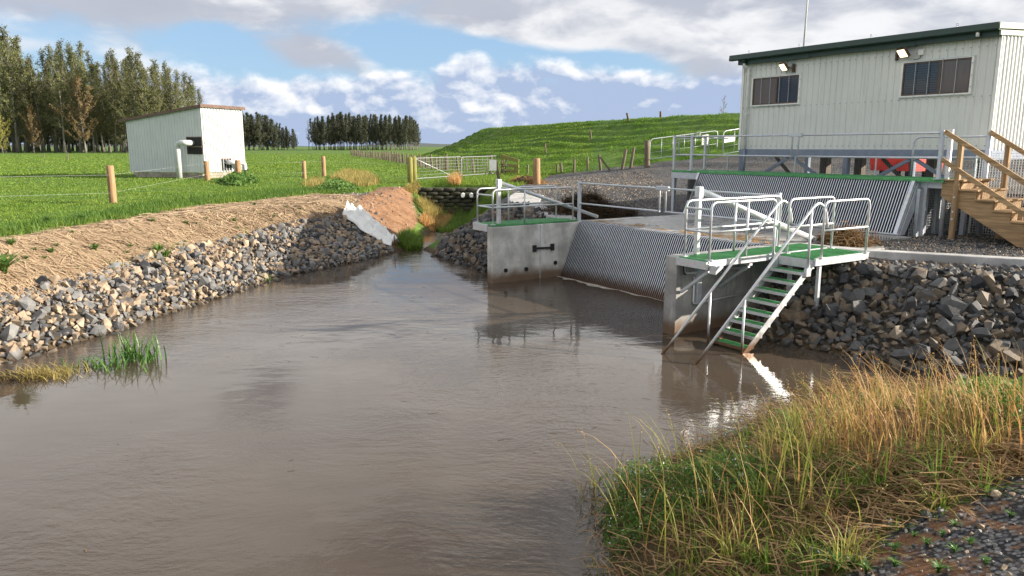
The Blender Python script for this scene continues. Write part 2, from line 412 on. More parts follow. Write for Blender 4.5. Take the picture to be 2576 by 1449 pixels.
def vnoise(X, Y, s, seed=0):
    r = np.zeros_like(X)
    for k in range(6):
        a = seed*1.7+k*2.399; f = (1.0+.37*k)*s
        r += np.sin(X*f*math.cos(a)+Y*f*math.sin(a)+seed*3.1+k*1.3)*np.cos(X*f*.7*math.sin(a+1)-Y*f*.7*math.cos(a+1)+k)
    return r/3.
def water_d(X, Y):
    ins = np.zeros(X.shape, bool); num = np.zeros_like(X); den = np.zeros_like(X); numt = np.zeros_like(X); dm = np.full_like(X, 1e9)
    for i in range(WN):
        A = WLA[i, :2]; B = WLA[(i+1) % WN, :2]
        d, t = segd(X, Y, A, B); dm = np.minimum(dm, d)
        k = 1/(d+.05)**4; num += k*WLA[i, 2]; numt += k*WLA[i, 3]; den += k
        c = ((A[1] > Y) != (B[1] > Y)); ins ^= c & (X < (B[0]-A[0])*(Y-A[1])/(B[1]-A[1]+1e-12)+A[0])
    return np.where(ins, -dm, dm), num/den, numt/den
def levee(X, Y):
    best = np.full_like(X, 1e9); W_ = np.full_like(X, 20.)
    for i in range(len(LEV)-1):
        d, t = segd(X, Y, LEV[i], LEV[i+1]); ww = LEVW[i]*(1-t)+LEVW[i+1]*t
        q = d/ww; up = q < best; best = np.where(up, q, best); W_ = np.where(up, ww, W_)
    s = np.clip((best*W_-1.6)/W_, 0, 1)
    h = (1-s)**1.5
    return h
def TH1(X, Y):
    d, ww, tp = water_d(X, Y)
    t = np.clip(d/ww, 0, 1)
    zb = tp*(1-(1-t)**1.15)
    zin = -np.clip(-d*.8, 0, 1.3)
    r = np.hypot(X, Y)
    z = np.where(d > 0, zb, zin)
    z += np.where(d > 0, np.minimum(.0026*np.clip(r-32, 0, 400), 1.0), 0)
    a, b = toL(X, Y)
    hl = levee(X, Y)
    near = np.where(d > 2., 1., np.clip(d/2., 0, 1))
    h = hl*4.4
    terr = .11*np.sin(h*2*math.pi/.52 + 4.5*vnoise(X, Y, .09, 3))*(.6+.5*vnoise(X, Y, .23, 8)) * sstep(h, .3, 1.0)*sstep(-h, -4.35, -3.9)
    z += (h*near + terr)
    # ground banked up behind the raised platform
    z += 1.0*sstep(b, 9.55, 9.75)*sstep(a, -2.2, -.9)*(1-hl)*sstep(-b, -30, -14)
    z += .85*sstep(b, 6.5, 13.)*sstep(-a, .6, 2.4)*sstep(a, -14, -3)*(1-hl)*sstep(-b, -26, -13)
    # roughness
    z += np.where((d > .8) & (X < -3), .030*vnoise(X, Y, 4.3, 6)+.02*vnoise(X, Y, 9., 9), 0.)
    amp = np.where(d > 2.5, .035, .018)*np.clip(d/.4, 0, 1)
    z += amp*vnoise(X, Y, 2.1, 1) + np.clip(r/60, .2, 1.2)*.05*near*vnoise(X, Y, .45, 2)*(d > 2.5)
    return z
def TH(X, Y):
    X = np.atleast_1d(np.asarray(X, float)); Y = np.atleast_1d(np.asarray(Y, float)); o = np.empty_like(X)
    for i in range(0, len(X), 60000): o[i:i+60000] = TH1(X[i:i+60000], Y[i:i+60000])
    return o
def th(x_, y_): return float(TH([x_], [y_])[0])
TS = np.exp(np.linspace(math.log(2.), math.log(700.), 1600))
def UT(u, v):                                 # where a pixel's ray meets the ground
    d = ray(u, v); X = d[0]*TS; Y = d[1]*TS; Z = H+d[2]*TS
    g = np.maximum(TH(X, Y), 0.); k = np.argmax(Z < g)
    if k == 0: k = len(TS)-1
    a = (Z[k-1]-g[k-1])/((Z[k-1]-g[k-1])-(Z[k]-g[k])+1e-9); t = TS[k-1]+(TS[k]-TS[k-1])*a
    x_, y_ = d[0]*t, d[1]*t
    return (x_, y_, th(x_, y_))

def poly_px(pts): return np.array([UT(u, v)[:2] for u, v in pts])
def pdist(X, Y, P):                           # signed distance, negative inside
    ins = np.zeros(X.shape, bool); dm = np.full_like(X, 1e9)
    for i in range(len(P)):
        A = P[i]; B = P[(i+1) % len(P)]
        dm = np.minimum(dm, segd(X, Y, A, B)[0])
        c = ((A[1] > Y) != (B[1] > Y)); ins ^= c & (X < (B[0]-A[0])*(Y-A[1])/(B[1]-A[1]+1e-12)+A[0])
    return np.where(ins, -dm, dm)
Z_RIP = poly_px([(0,745),(150,711),(300,667),(440,624),(620,592),(720,565),(790,552),(872,541),(905,556),(950,590),(990,632)]+[(862,680),(715,714),(580,760),(405,815),(290,856),(120,905),(0,935)])
Z_RIP = np.vstack([np.array([(-9.8, 8.), (-9.4, 10.6)]), Z_RIP, np.array([(-8.3, 9.), (-8.3, 8.)])])
Z_STRAW = poly_px([(0,760),(150,725),(300,680),(440,640),(620,605),(720,580),(870,555),(902,545),(893,505),(855,492),(760,494),(640,508),(480,525),(330,553),(150,580),(0,605)])
Z_STRAW = np.vstack([Z_STRAW, np.array([(-12.2, 9.), (-12.0, 4.), (-9.4, 4.), (-9.3, 9.5)])])
Z_SOIL = poly_px([(880,548),(885,515),(905,498),(950,472),(1015,470),(1042,492),(1062,545),(1040,575),(1005,606),(985,632),(930,580)])
Z_GRIT = poly_px([(800,500),(870,487),(960,488),(985,505),(940,540),(880,535)])
gp = [UT(u, v)[:2] for u, v in [(1292,468),(1375,440),(1500,428),(1620,415),(1740,401),(1850,393)]]
Z_GRAV = np.array([(-1.2, 20.5), (-2.6, 24.0), (-1.9, 27.5), (-.8, 32.)] + gp + [(24., 36.), (32., 20.), (34., 2.), (22., -10.), (11, -8), (9.6, 4), (9.5, 11.4), (8.0, 12.6), (6.4, 13.2), tuple(Wl(6.4, 2.6)[:2]), tuple(Wl(6.4, 5)[:2]), tuple(Wl(.2, 5)[:2]), tuple(Wl(.2, 2)[:2])])
Z_FGG = poly_px([(2800,1090),(2576,1185),(2430,1260),(2250,1330),(2130,1449),(2080,1600)])
Z_FGG = np.vstack([Z_FGG, np.array([(1.2, 1.5), (.5, -6), (6., -8), (9, 3)])])
Z_VEG = poly_px([(1490,1449),(1475,1340),(1465,1230),(1650,1145),(1800,1095),(2000,1000),(2150,955),(2330,985),(2460,975),(2700,950),(2800,1090),(2576,1185),(2430,1260),(2250,1330),(2130,1449),(2080,1600),(1500,1600)])
Z_DRN = poly_px([(1050,545),(1035,480),(1200,470),(1300,478),(1245,520),(1160,565),(1095,590),(1068,600)])
krb = [Wl(a, b)[:2] for a, b in ((6.63, 1.6), (6.63, 3.38), (7.9, 3.66), (10.1, 4.92), (13.5, 6.9))]
RR_ = np.array(krb+[(12., 9.6), (11., 9.3), (8.0, 10.0), (6.3, 10.6), P0(2210, 935), P0(2100, 905), P0(1990, 885), P0(1890, 860)])
def zone(X, Y, P, soft): return np.clip(.5-pdist(X, Y, P)/soft, 0, 1)

ang = np.concatenate([np.arange(-180, -44, 4.), np.arange(-44, -36, 1.), np.arange(-36, 36, .27), np.arange(36, 46, 1.), np.arange(46, 180, 4.)])
rad = np.concatenate([[.02, .5, 1., 1.5], np.exp(np.linspace(math.log(2.), math.log(160.), 560)), np.exp(np.linspace(math.log(163.), math.log(6000.), 70))])
AA, RR = np.meshgrid(np.radians(ang), rad, indexing='xy')
GX = (RR*np.sin(AA)).ravel(); GY = (RR*np.cos(AA)).ravel(); GZ = TH(GX, GY)
na, nr = len(ang), len(rad)
ii, jj = np.meshgrid(np.arange(nr-1), np.arange(na), indexing='ij'); j2 = (jj+1) % na
Q = np.stack([ii*na+jj, ii*na+j2, (ii+1)*na+j2, (ii+1)*na+jj], -1).reshape(-1, 4)

def m_ground():
    m, t, b = base_mat('ground'); g = gpos(t)
    def at(n):
        k = t.node('ShaderNodeAttribute', attribute_name=n); return k.outputs['Fac']
    n1 = t.noise(g, .35, 5, .6); n2 = t.noise(g, 2.3, 5, .65); n3 = t.noise(g, 14., 4, .65); n4 = t.noise(g, 55., 3, .6)
    def edge(a, k=.8): return t.ss(t.m('ADD', at(a), t.m('MULTIPLY', t.m('SUBTRACT', t.m('ADD', t.m('MULTIPLY', n2, .5), t.m('MULTIPLY', n3, .5)), .5), k)), .38, .62)
    gr = t.mix(t.ss(n1, .35, .65), (.085, .165, .018), (.15, .235, .030))
    gr = t.mix(t.ss(n2, .3, .7), t.mix(.5, gr, (.03, .075, .012)), gr)
    gr = t.mix(t.m('MULTIPLY', n3, .5), gr, (.028, .075, .012))
    far = t.m('MULTIPLY', t.ss(n1, .55, .75), .35); gr = t.mix(far, gr, (.19, .21, .04))
    # straw mulch: long thin fibres
    ws = t.noise(g, 1.3, 2, .5, col=True)
    pw_ = t.vm('ADD', t.vm('MULTIPLY', g, (1., 1., 1.)), t.vm('SCALE', ws, scale=.5))
    f1 = t.noise(t.vm('MULTIPLY', pw_, (5., 40., 40.)), 1., 4, .7); f2 = t.noise(t.vm('MULTIPLY', pw_, (32., 9., 30.)), 1., 4, .7)
    fib = t.m('MAXIMUM', f1, f2)
    st = t.mix(t.ss(fib, .45, .68), (.22, .14, .078), (.50, .37, .23)); st = t.mix(t.m('MULTIPLY', t.ss(n2, .5, .75), .35), st, (.20, .125, .07))
    so = t.mix(t.ss(t.m('ADD', t.m('MULTIPLY', n2, .5), t.m('MULTIPLY', n3, .5)), .38, .62), (.155, .075, .036), (.31, .18, .10)); so = t.mix(t.ss(n4, .55, .7), so, (.10, .05, .028))
    vo = t.voro(g, 26., out='Color'); vd = t.voro(g, 26.); vs_ = t.sep(vo)[0]
    gv = t.mix(vs_, (.055, .057, .062), (.25, .245, .235)); gv = t.mix(t.ss(vd, .35, .65), gv, (.02, .02, .022)); gv = t.mix(t.m('MULTIPLY', t.ss(n1, .45, .62), .3), gv, (.16, .13, .10))
    mu = t.mix(n2, (.06, .04, .022), (.10, .068, .036))
    rg = t.mix(n3, (.03, .027, .022), (.09, .075, .055))
    col = t.mix(edge('straw'), gr, st); col = t.mix(edge('grit'), col, t.mix(t.ss(n4, .45, .55), so, gv)); col = t.mix(edge('soil', .5), col, so); col = t.mix(edge('drain', .7), col, t.mix(t.ss(n2, .4, .6), mu, gr)); col = t.mix(edge('gravel', .35), col, gv)
    col = t.mix(edge('veg', .3), col, t.mix(n3, (.05, .03, .015), (.15, .085, .04))); col = t.mix(edge('fgg', .6), col, t.mix(t.ss(n2, .40, .48), so, gv)); col = t.mix(edge('rip', .2), col, rg)
    zz = t.sep(g)[2]
    col = t.mix(t.ss(t.m('ADD', zz, t.m('MULTIPLY', t.m('SUBTRACT', n2, .5), .15)), .05, .18, 1., 0.), col, mu)
    t.put(b.inputs['Base Color'], col); b.inputs['Roughness'].default_value = .93; b.inputs['Specular IOR Level'].default_value = .25
    hh = t.m('ADD', t.m('MULTIPLY', n3, .6), t.m('ADD', t.m('MULTIPLY', n4, .25), t.m('MULTIPLY', t.m('SUBTRACT', 1., vd), t.m('MULTIPLY', at('gravel'), .5))))
    bump(t, b, hh, .7, .06)
    return m
MT['ground'] = m_ground()
ground = npmesh('ground', np.stack([GX, GY, GZ], 1), Q, MT['ground'], True); tagp(ground, kind='structure')
for nm, P, s in (('straw', Z_STRAW, .5), ('soil', Z_SOIL, .6), ('grit', Z_GRIT, 1.2), ('gravel', Z_GRAV, .5), ('veg', Z_VEG, .3), ('fgg', Z_FGG, .4), ('drain', Z_DRN, 1.0), ('rip', [Z_RIP, RR_], .3)):
    at = ground.data.attributes.new(nm, 'FLOAT', 'POINT'); at.data.foreach_set('value', np.max([zone(GX, GY, q, s) for q in (P if isinstance(P, list) else [P])], 0).astype(np.float32))

# ---------------------------------------------------------------- water
def m_water():
    m, t, b = base_mat('muddy_water'); g = gpos(t)
    n0 = t.noise(g, .16, 3, .5); n = t.noise(g, .5, 3, .5)
    t.put(b.inputs['Base Color'], t.mix(t.ss(n, .35, .65), (.062, .047, .034), (.076, .058, .042)))
    b.inputs['IOR'].default_value = 1.333; b.inputs['Roughness'].default_value = .02; b.inputs['Specular IOR Level'].default_value = .5
    rp = t.vm('ADD', g, t.vm('SCALE', t.noise(g, .35, 2, .5, col=True), scale=1.2))
    r1 = t.noise(t.vm('MULTIPLY', rp, (3.2, 6.5, 1)), 1., 3, .5); r2 = t.noise(t.vm('MULTIPLY', rp, (11., 17., 1)), 1., 3, .55); r3 = t.noise(t.vm('MULTIPLY', g, (.9, 1.3, 1)), 1., 2, .5)
    patch = t.ss(n0, .40, .60, .10, 1.)
    hh = t.m('ADD', t.m('MULTIPLY', r3, .35), t.m('MULTIPLY', t.m('ADD', t.m('MULTIPLY', r1, .40), t.m('MULTIPLY', r2, .24)), patch))
    bump(t, b, hh, .60, .040)
    return m
MT['water'] = m_water()
wm = MB(); wp = [(-16, -16), (9, -16), (9, 14), tuple(Wl(8, 5.4)[:2]), tuple(Wl(-.5, 5.4)[:2]), (0, 39), (-6, 39), (-10, 24), (-16, 10)]
wm.add([(p[0], p[1], 0) for p in wp], [tuple(range(len(wp)))])
water = wm.build('water', MT['water']); tagp(water, kind='structure')

# ================================================================ intake structure (frame: x along the screens, y into the bank)
ZA = 1.42
def LB(u, v, b):
    d = ray(u, v); t = (b+OX*EB[0]+OY*EB[1])/(d[0]*EB[0]+d[1]*EB[1]); a, b2 = toL(d[0]*t, d[1]*t); return (a, b2, H+d[2]*t)
def m_pier():
    m = m_conc('pier_concrete', (.58, .565, .52)); t = NT(m.node_tree); bs = t.n['Principled BSDF']
    src = bs.inputs['Base Color'].links[0].from_socket; p = opos(t); xx, yy, zz = t.sep(p)
    n = t.noise(t.vm('MULTIPLY', p, (1, 3, 1.6)), 2.4, 5, .6)
    off = t.m('ADD', t.m('SUBTRACT', yy, t.lin(zz, .2, 1.4, 1.62, 1.47)), t.m('MULTIPLY', t.m('SUBTRACT', n, .5), .35))
    k = t.m('MULTIPLY', t.ss(t.m('ABSOLUTE', off), .02, .11, .8, 0.), t.ss(zz, .25, .5))
    t.put(bs.inputs['Base Color'], t.mix(k, src, (.62, .62, .60))); return m
MT['pier'] = m_pier()
MT['meshd'] = simple('dark_mesh_wire', (.16, .17, .18), .5, .3)
p1 = Th('concrete_pier', 'stained grey concrete wing wall with a white lime streak, under the short green walkway', 'concrete wall', (0, 0, 0), SF)
MB().box(0, .25, 0, 5.2, -1.3, ZA).build('wall', MT['pier'], p1, bev=.012)
MB().box(.2505, .258, 1.45, 1.472, -.2, ZA-.01).build('joint_sealant', MT['concl'], p1)
cl = MB().bar((.285, 1.27, .81), (.285, 1.86, .79), .035, .05).build('joint_clamp', MT['black'], p1, label='black steel clamp bar bridging the wall joint')
for b_ in (1.27, 1.84): MB().box(.2505, .30, b_-.05, b_+.05, .72, .89).build('clamp_plate', MT['black'], p1, cl)
for b_, z_ in ((.39, .31), (1.02, .29), (1.95, .38)): MB().tube([(.23, b_, z_), (.285, b_, z_-.005)], .052, 12).build('drain_pipe', MT['black'], p1)
p2 = Th('concrete_pier', 'stained grey concrete wing wall below the steel stairs and green platform', 'concrete wall', (6.45, 0, 0), SF)
MB().box(6.3, 6.6, 0, 5.2, -1.3, 1.45).build('wall', MT['conc'], p2, bev=.012)
p3 = Th('intake_back_wall', 'shaded concrete back wall of the intake behind the lower bar screen', 'concrete wall', (3, 5.2, 0), SF)
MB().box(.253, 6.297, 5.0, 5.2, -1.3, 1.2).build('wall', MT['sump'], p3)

def m_wet():
    m, t, b = base_mat('wet_concrete'); g = gpos(t); n = t.noise(g, .9, 5, .6); f = t.noise(g, 12., 5, .65)
    col = t.mix(t.ss(n, .35, .65), (.16, .15, .135), (.38, .37, .345)); col = t.mix(t.m('MULTIPLY', t.ss(f, .5, .7), .4), col, (.10, .075, .05))
    t.put(b.inputs['Base Color'], col); t.put(b.inputs['Roughness'], t.ss(n, .42, .56, .08, .6)); bump(t, b, f, .15, .01); return m
MT['wet'] = m_wet()
apron = MB().prism([(-.05, 2.985), (6.6, 2.985), (7.7, 3.55), (7.7, 4.7), (6.95, 5.3), (6.95, 6.98), (-.05, 6.98)], 1.205, 1.4)
apron.single('concrete_apron', MT['wet'], 'wet concrete apron between the two sloping bar screens', 'concrete slab', (3, 4, 1.4), SF, bev=.01)
tg = [(1296,484),(1312,476),(1345,470),(1400,473),(1386,484),(1362,494),(1358,506),(1375,520),(1405,532),(1440,541),(1450,548),(1400,549),(1345,533),(1300,518),(1280,503),(1282,492)]
tp = [U(u, v, 1.47)[:2] for u, v in tg]
cxy = np.mean(tp, 0)
MB().prism(tp[::-1], 1.25, 1.47).single('concrete_path', MT['concl'], 'pale curved concrete tongue running from the walkway towards the tall brown post', 'concrete slab', (cxy[0], cxy[1], 1.4), WF, bev=.02)
kb = [(6.63, 3.42), (7.9, 3.72), (10.1, 4.98), (13.5, 6.9)]
kbo = [(q[0]-.10, q[1]+.30) for q in kb]
MB().prism(kb+kbo[::-1], .5, 1.44).single('concrete_kerb', MT['concl'], 'pale concrete kerb wall above the dark riprap beside the gravel yard', 'kerb', (9, 4.5, 1.2), SF, bev=.012)

# ---- bar screens
def screen(label, prof_, a0, a1, pitch, seatbar, org):
    s = Th('bar_screen', label, 'bar screen', org, SF)
    me = None; n = int(round((a1-a0)/pitch))
    for i in range(n+1):
        a = a0+i*pitch
        if me is None:
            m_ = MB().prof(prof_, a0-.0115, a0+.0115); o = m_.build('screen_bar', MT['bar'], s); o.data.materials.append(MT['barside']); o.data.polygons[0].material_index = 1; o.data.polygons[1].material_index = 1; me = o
        else:
            dup(me, s.e, loc=(i*pitch, 0, random.uniform(-.004, .004)))
    for (bb, zz) in seatbar:
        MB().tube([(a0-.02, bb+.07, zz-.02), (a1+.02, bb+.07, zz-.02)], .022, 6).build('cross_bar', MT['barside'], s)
    return s
lp = [(1.72, -.9), (2.655, 1.33), (2.69, 1.40), (2.75, 1.437), (2.97, 1.445), (2.97, 1.405), (2.77, 1.385), (2.74, 1.36), (2.725, 1.30), (1.80, -.9)]
s1 = screen('lower galvanised bar screen sloping into the brown water between the concrete walls', lp, .30, 6.25, .0640, [(2.16, .0), (2.52, .85), (2.78, 1.37)], (3.2, 2.9, 1.4))
up = [(6.98, 1.405), (7.47, 2.54), (7.50, 2.60), (7.56, 2.61), (7.56, 2.55), (7.06, 1.405)]
s2 = screen('upper galvanised bar screen sloping up to the green walkway below the building', up, .08, 6.50, .0669, [(7.20, 1.80), (7.45, 2.38)], (3.2, 7.2, 1.4))
for a_ in (-.02, 6.58):
    MB().bar((a_, 6.97, 1.405), (a_, 7.53, 2.61), .075, .10, (0, -.4, .9)).build('side_frame', MT['galv'], s2)
MB().bar((.05, 6.95, 1.43), (6.55, 6.95, 1.43), .05, .03).build('toe_plate', MT['galv'], s2)
sp_ = MB(); sp_.add([(6.625, 7.03, 1.402), (6.625, 7.60, 2.61), (6.625, 7.95, 2.61), (6.625, 7.22, 1.402), (6.645, 7.03, 1.402), (6.645, 7.60, 2.61), (6.645, 7.95, 2.61), (6.645, 7.22, 1.402)], [(0,1,2,3),(7,6,5,4),(0,4,5,1),(1,5,6,2),(2,6,7,3),(3,7,4,0)])
sp_.build('side_plate', MT['galvd'], s2)

# ---- gratings
def grating(w_, d_, pitch=.042):
    m_ = MB(); n = max(2, int(w_/pitch)); k = max(2, int(d_/pitch))
    for i in range(n+1):
        x_ = i*w_/n; m_.box(x_-.004, x_+.004, 0, d_, 0, .036)
    for i in range(k+1):
        y_ = i*d_/k; m_.box(-.004, w_+.004, y_-.005, y_+.005, .003, .0395)
    return m_
def lay_grating(th_, x0, x1, y0, y1, z_, nx=1, ny=1, rot=False):
    w_ = (x1-x0)/nx; d_ = (y1-y0)/ny; m_ = grating(w_-.012, d_-.012); first = None
    for i in range(nx):
        for j in range(ny):
            if first is None:
                me = m_.mesh('grating'); me.materials.append(MT['green']); first = bpy.data.objects.new('grating', me); sc.collection.objects.link(first); first.parent = th_.e; o = first
            else: o = dup(first, th_.e)
            o.location = (x0+i*w_+.006-th_.org[0], y0+j*d_+.006-th_.org[1], z_-th_.org[2])
def loop_rail(th_, p0, p1, z0, zt, mids=(), posts=(), r=.022, rnd=.14, foot=True):
    x0, y0 = p0; x1, y1 = p1
    MB().tube(bend([(x0, y0, z0), (x0, y0, zt), (x1, y1, zt), (x1, y1, z0)], rnd, 6), r, 9).build('handrail', MT['galv'], th_)
    for zm in mids: MB().tube([(x0, y0, zm), (x1, y1, zm)], r*.92, 8).build('mid_rail', MT['galv'], th_)
    for f in posts:
        x_, y_ = x0+(x1-x0)*f, y0+(y1-y0)*f
        MB().tube([(x_, y_, z0), (x_, y_, zt)], r, 8).build('post', MT['galv'], th_)
    if foot:
        for x_, y_ in (p0, p1): MB().box(x_-.05, x_+.05, y_-.05, y_+.05, z0-.004, z0+.012).build('foot_plate', MT['galv'], th_)
def swing_pair(name, label, a0, a1, b, z0, zt, zl, am, cat='handrail'):
    t_ = Th(name, label, cat, (a0, b, z0), SF)
    for a_ in (a0, a1):
        MB().box(a_-.04, a_+.04, b-.04, b+.04, z0, zt+.06).build('post', MT['galvd'], t_, bev=.008)
        MB().box(a_-.075, a_+.075, b-.075, b+.075, z0, z0+.014).build('foot_plate', MT['galvd'], t_)
    for s_, e_ in ((a0+.05, am-.10), (a1-.05, am+.10)):
        sg = 1 if s_ < e_ else -1
        g_ = MB().tube([(s_, b, zt), (e_+sg*.08, b, zt)], .024, 9).build('gate_top_rail', MT['galvd'], t_)
        MB().tube([(s_, b, zl), (e_+sg*.02, b, zl)], .022, 8).build('gate_bottom_rail', MT['galvd'], t_)
        MB().tube(bend([(e_-sg*.10, b, zt-.03), (e_, b, zt-.03), (e_, b, zl-.02)], .12, 6), .022, 8).build('gate_end_loop', MT['galvd'], t_)
        for zz in (zt, zl): MB().tube([(s_, b, zz-.03), (s_, b, zz+.03)], .034, 8).build('hinge', MT['galvd'], t_)
    MB().box(am-.20, am+.20, b-.035, b+.035, zt-.045, zt+.05).build('latch_plate', MT['galvd'], t_, bev=.006)
    return t_

# ---- left walkway on the pier
lw = Th('pier_walkway', 'short green grating walkway with looped steel handrails on the far concrete wing wall', 'walkway', (-.3, 1.3, ZA), SF)
lay_grating(lw, -.66, .20, .04, 2.74, ZA+.012, 1, 3)
for x_ in (-.68, -.03): MB().box(x_-.03, x_+.03, .02, 2.76, ZA-.13 if x_ < -.1 else ZA+.001, ZA+.010).build('bearer', MT['galv'], lw)
MB().box(-.71, -.005, .0, .05, ZA-.13, ZA+.05).build('end_channel', MT['galv'], lw)
for b_ in (.5, 2.2): MB().bar((-.66, b_, ZA-.10), (-.01, b_, ZA-.55), .06, .06).build('strut', MT['galvd'], lw)
loop_rail(lw, (.12, .10), (.12, 2.62), ZA+.05, 2.34, (1.90,), (.38,))
loop_rail(lw, (-.64, .10), (-.64, 2.62), ZA+.05, 2.34, (1.90,), (.38,))
MB().tube([(-.64, .10, 2.20), (.12, .10, 2.20)], .02, 8).build('end_rail', MT['galv'], lw)
MB().tube([(-.64, .10, 1.90), (.12, .10, 1.90)], .02, 8).build('end_rail', MT['galv'], lw)
def boom(label, post, base, tip, r):
    t_ = Th('lifting_boom', label, 'boom', (post[0], post[1], ZA), SF)
    MB().box(post[0]-.045, post[0]+.045, post[1]-.045, post[1]+.045, ZA+.055, base[2]-.09).build('post', MT['galv'], t_, bev=.01)
    MB().box(post[0]-.06, post[0]+.06, post[1]-.06, post[1]+.06, base[2]-.10, base[2]-.09+.19).build('hinge_box', MT['galv'], t_, bev=.012)
    MB().tube([base, tip], r, 14).build('boom_tube', MT['galv'], t_)
    d = (Vector(tip)-Vector(base)).normalized()
    MB().tube([Vector(tip)-d*.02, Vector(tip)+d*.012], r*1.12, 14).build('end_cap', MT['galv'], t_)
    MB().tube(bend([(post[0]-.065, post[1]-.05, base[2]-.06), (post[0]-.10, post[1]-.02, base[2]+.01), (post[0]-.065, post[1]+.03, base[2]+.05)], .03, 4), .009, 6).build('cable_loop', MT['black'], t_)
boom('grey lifting boom tube slanting down across the far walkway handrail', (.03, .33), (.03, .42, 2.50), (.0, 3.55, 1.50), .045)
swing_pair('swing_handrail', 'pair of low grey swing rails across the wet apron above the lower screen', .10, 6.50, 2.85, ZA-.02, 2.44, 1.90, 3.25)

# ---- near platform along the right pier, landing, stairs
np_ = Th('pier_platform', 'green grating platform with bright looped handrails on the near concrete wing wall', 'platform', (7, 1.5, ZA), SF)
lay_grating(np_, 6.64, 7.32, .0, 3.4, ZA+.014, 1, 4)
MB().box(6.62, 7.34, -.05, .0, ZA-.10, ZA+.03).build('end_channel', MT['galv'], np_)
for x_ in (6.622, 7.33): MB().box(x_-.016, x_+.016, .0, 3.4, ZA-.06 if x_ > 7 else 1.453, ZA+.052).build('edge_channel', MT['galv'], np_)
for b_ in (.12, 1.15, 2.2, 3.2):
    MB().box(6.61, 7.30, b_-.04, b_+.04, ZA-.13, ZA+.012).build('bearer', MT['galvd'], np_)
    MB().bar((7.25, b_, ZA-.15), (6.612, b_, ZA-.62), .05, .05).build('strut', MT['galvd'], np_)
loop_rail(np_, (6.70, .08), (6.70, 2.66), ZA+.05, 2.46, (1.95,), (.5,))
loop_rail(np_, (7.28, .08), (7.28, 1.78), ZA+.05, 2.46, (1.95,), (.55,))
for z_ in (2.34, 1.95): MB().tube([(6.70, .08, z_), (7.28, .08, z_)], .021, 8).build('end_rail', MT['galv'], np_)
MB().prof([(.02, ZA-.17), (.02, ZA-.02), (.20, ZA-.02), (.20, ZA-.06)], 7.35, 7.50).build('gusset', MT['galv'], np_)
boom('bright lifting boom tube slanting down over the near platform beside the stairs', (6.66, .42), (6.62, .55, 2.60), (6.52, 4.02, 1.50), .062)
ld = Th('stair_landing', 'square green grating landing at the head of the steel stairs', 'landing', (7.8, 2.5, ZA), SF)
lay_grating(ld, 7.44, 8.14, 1.80, 3.30, ZA+.014, 1, 2)
for x_ in (7.42, 8.16): MB().box(x_-.018, x_+.018, 1.78, 3.36, ZA-.08, ZA+.050).build('edge_channel', MT['galv'], ld)
MB().box(7.438, 8.142, 1.75, 1.80, ZA-.13, ZA+.02).build('edge_channel', MT['galv'], ld)
MB().box(7.438, 8.142, 3.30, 3.36, ZA-.14, ZA+.05).build('edge_channel', MT['galv'], ld)
for x_, y_ in ((7.5, 2.0), (8.1, 2.0), (7.5, 3.2), (8.1, 3.2)):
    MB().box(x_-.03, x_+.03, y_-.03, y_+.03, .3, ZA-.0).build('leg', MT['galvd'], ld)
loop_rail(ld, (7.44, 1.95), (7.44, 3.28), ZA+.052, 2.46, (1.95,))
loop_rail(ld, (8.16, 1.95), (8.16, 3.28), ZA+.052, 2.46, (1.95,))
st = Th('steel_stairs', 'narrow galvanised stairs with green treads leading down into the brown water', 'stairs', (7.78, .9, 0), SF)
for x_ in (7.42, 8.12):
    MB().bar((x_, 1.78, ZA-.06), (x_, -.12, -.22), .012, .115, (0, 0, 1)).build('stringer', MT['galv'], st)
for k in range(8):
    f = k/7.; b_ = 1.62-f*1.38; z_ = 1.235-f*1.16
    tr = MB().box(7.43, 8.11, b_-.12, b_-.09, z_-.045, z_+.004).box(7.43, 8.11, b_+.09, b_+.12, z_-.045, z_+.004).box(7.43, 7.45, b_-.09, b_+.09, z_-.04, z_+.002).box(8.09, 8.11, b_-.09, b_+.09, z_-.04, z_+.002).build('tread', MT['galv'], st)
    g_ = grating(.63, .175, .035); g_.v = [(p[0]+7.455, p[1]+b_-.0875, p[2]+z_-.032) for p in g_.v]
    g_.build('tread_grating', MT['green'], st, tr)
for x_ in (7.40, 8.14):
    hp = [(x_, -1.12, -.05), (x_, 1.66, 2.38), (x_, 1.80, 2.45), (x_, 1.98, 2.36), (x_, 2.06, 2.18), (x_, 2.08, 2.00)]
    MB().tube(bend(hp, .10, 4), .024, 10).build('handrail', MT['galv'], st)
    MB().tube([(x_, 1.62, 1.18), (x_, 1.62, 2.34)], .023, 8).build('post', MT['galv'], st)
    MB().tube([(x_, .02, -.25), (x_, .02, .96)], .021, 8).build('post', MT['galv'], st)
    MB().box(x_-.03, x_+.03, 1.56, 1.68, 1.17, 1.31).build('bracket', MT['galv'], st)
cp = Th('cable_conduit', 'pale conduit pipe clipped along the concrete wall below the near platform', 'conduit', (6.65, .2, 1.2), SF)
MB().tube(bend([(6.64, .14, 1.36), (6.64, .16, 1.14), (6.64, 2.6, 1.10)], .06, 5), .02, 8).build('pipe', MT['pvc'], cp)
MB().tube(bend([(6.64, .42, 1.05), (6.64, .42, .55), (6.64, 1.9, .60)], .05, 5), .018, 8).build('pipe', MT['pvc'], cp)
MB().tube(bend([(6.655, .03, 1.42), (6.70, .06, 1.36), (6.70, .09, 1.15), (6.66, .18, 1.13)], .06, 6), .014, 8).build('cable', MT['black'], cp)
for b_ in (.5, 1.1, 1.7): MB().box(6.601, 6.665, b_-.02, b_+.02, 1.07, 1.17).build('saddle_clip', MT['galvd'], cp)
MB().box(6.602, 6.70, .46, .56, .55, 1.30).single('gauge_channel', MT['galvd'], 'upright grey steel channel bolted to the near concrete wall under the platform', 'channel', (6.65, .5, .55), SF)

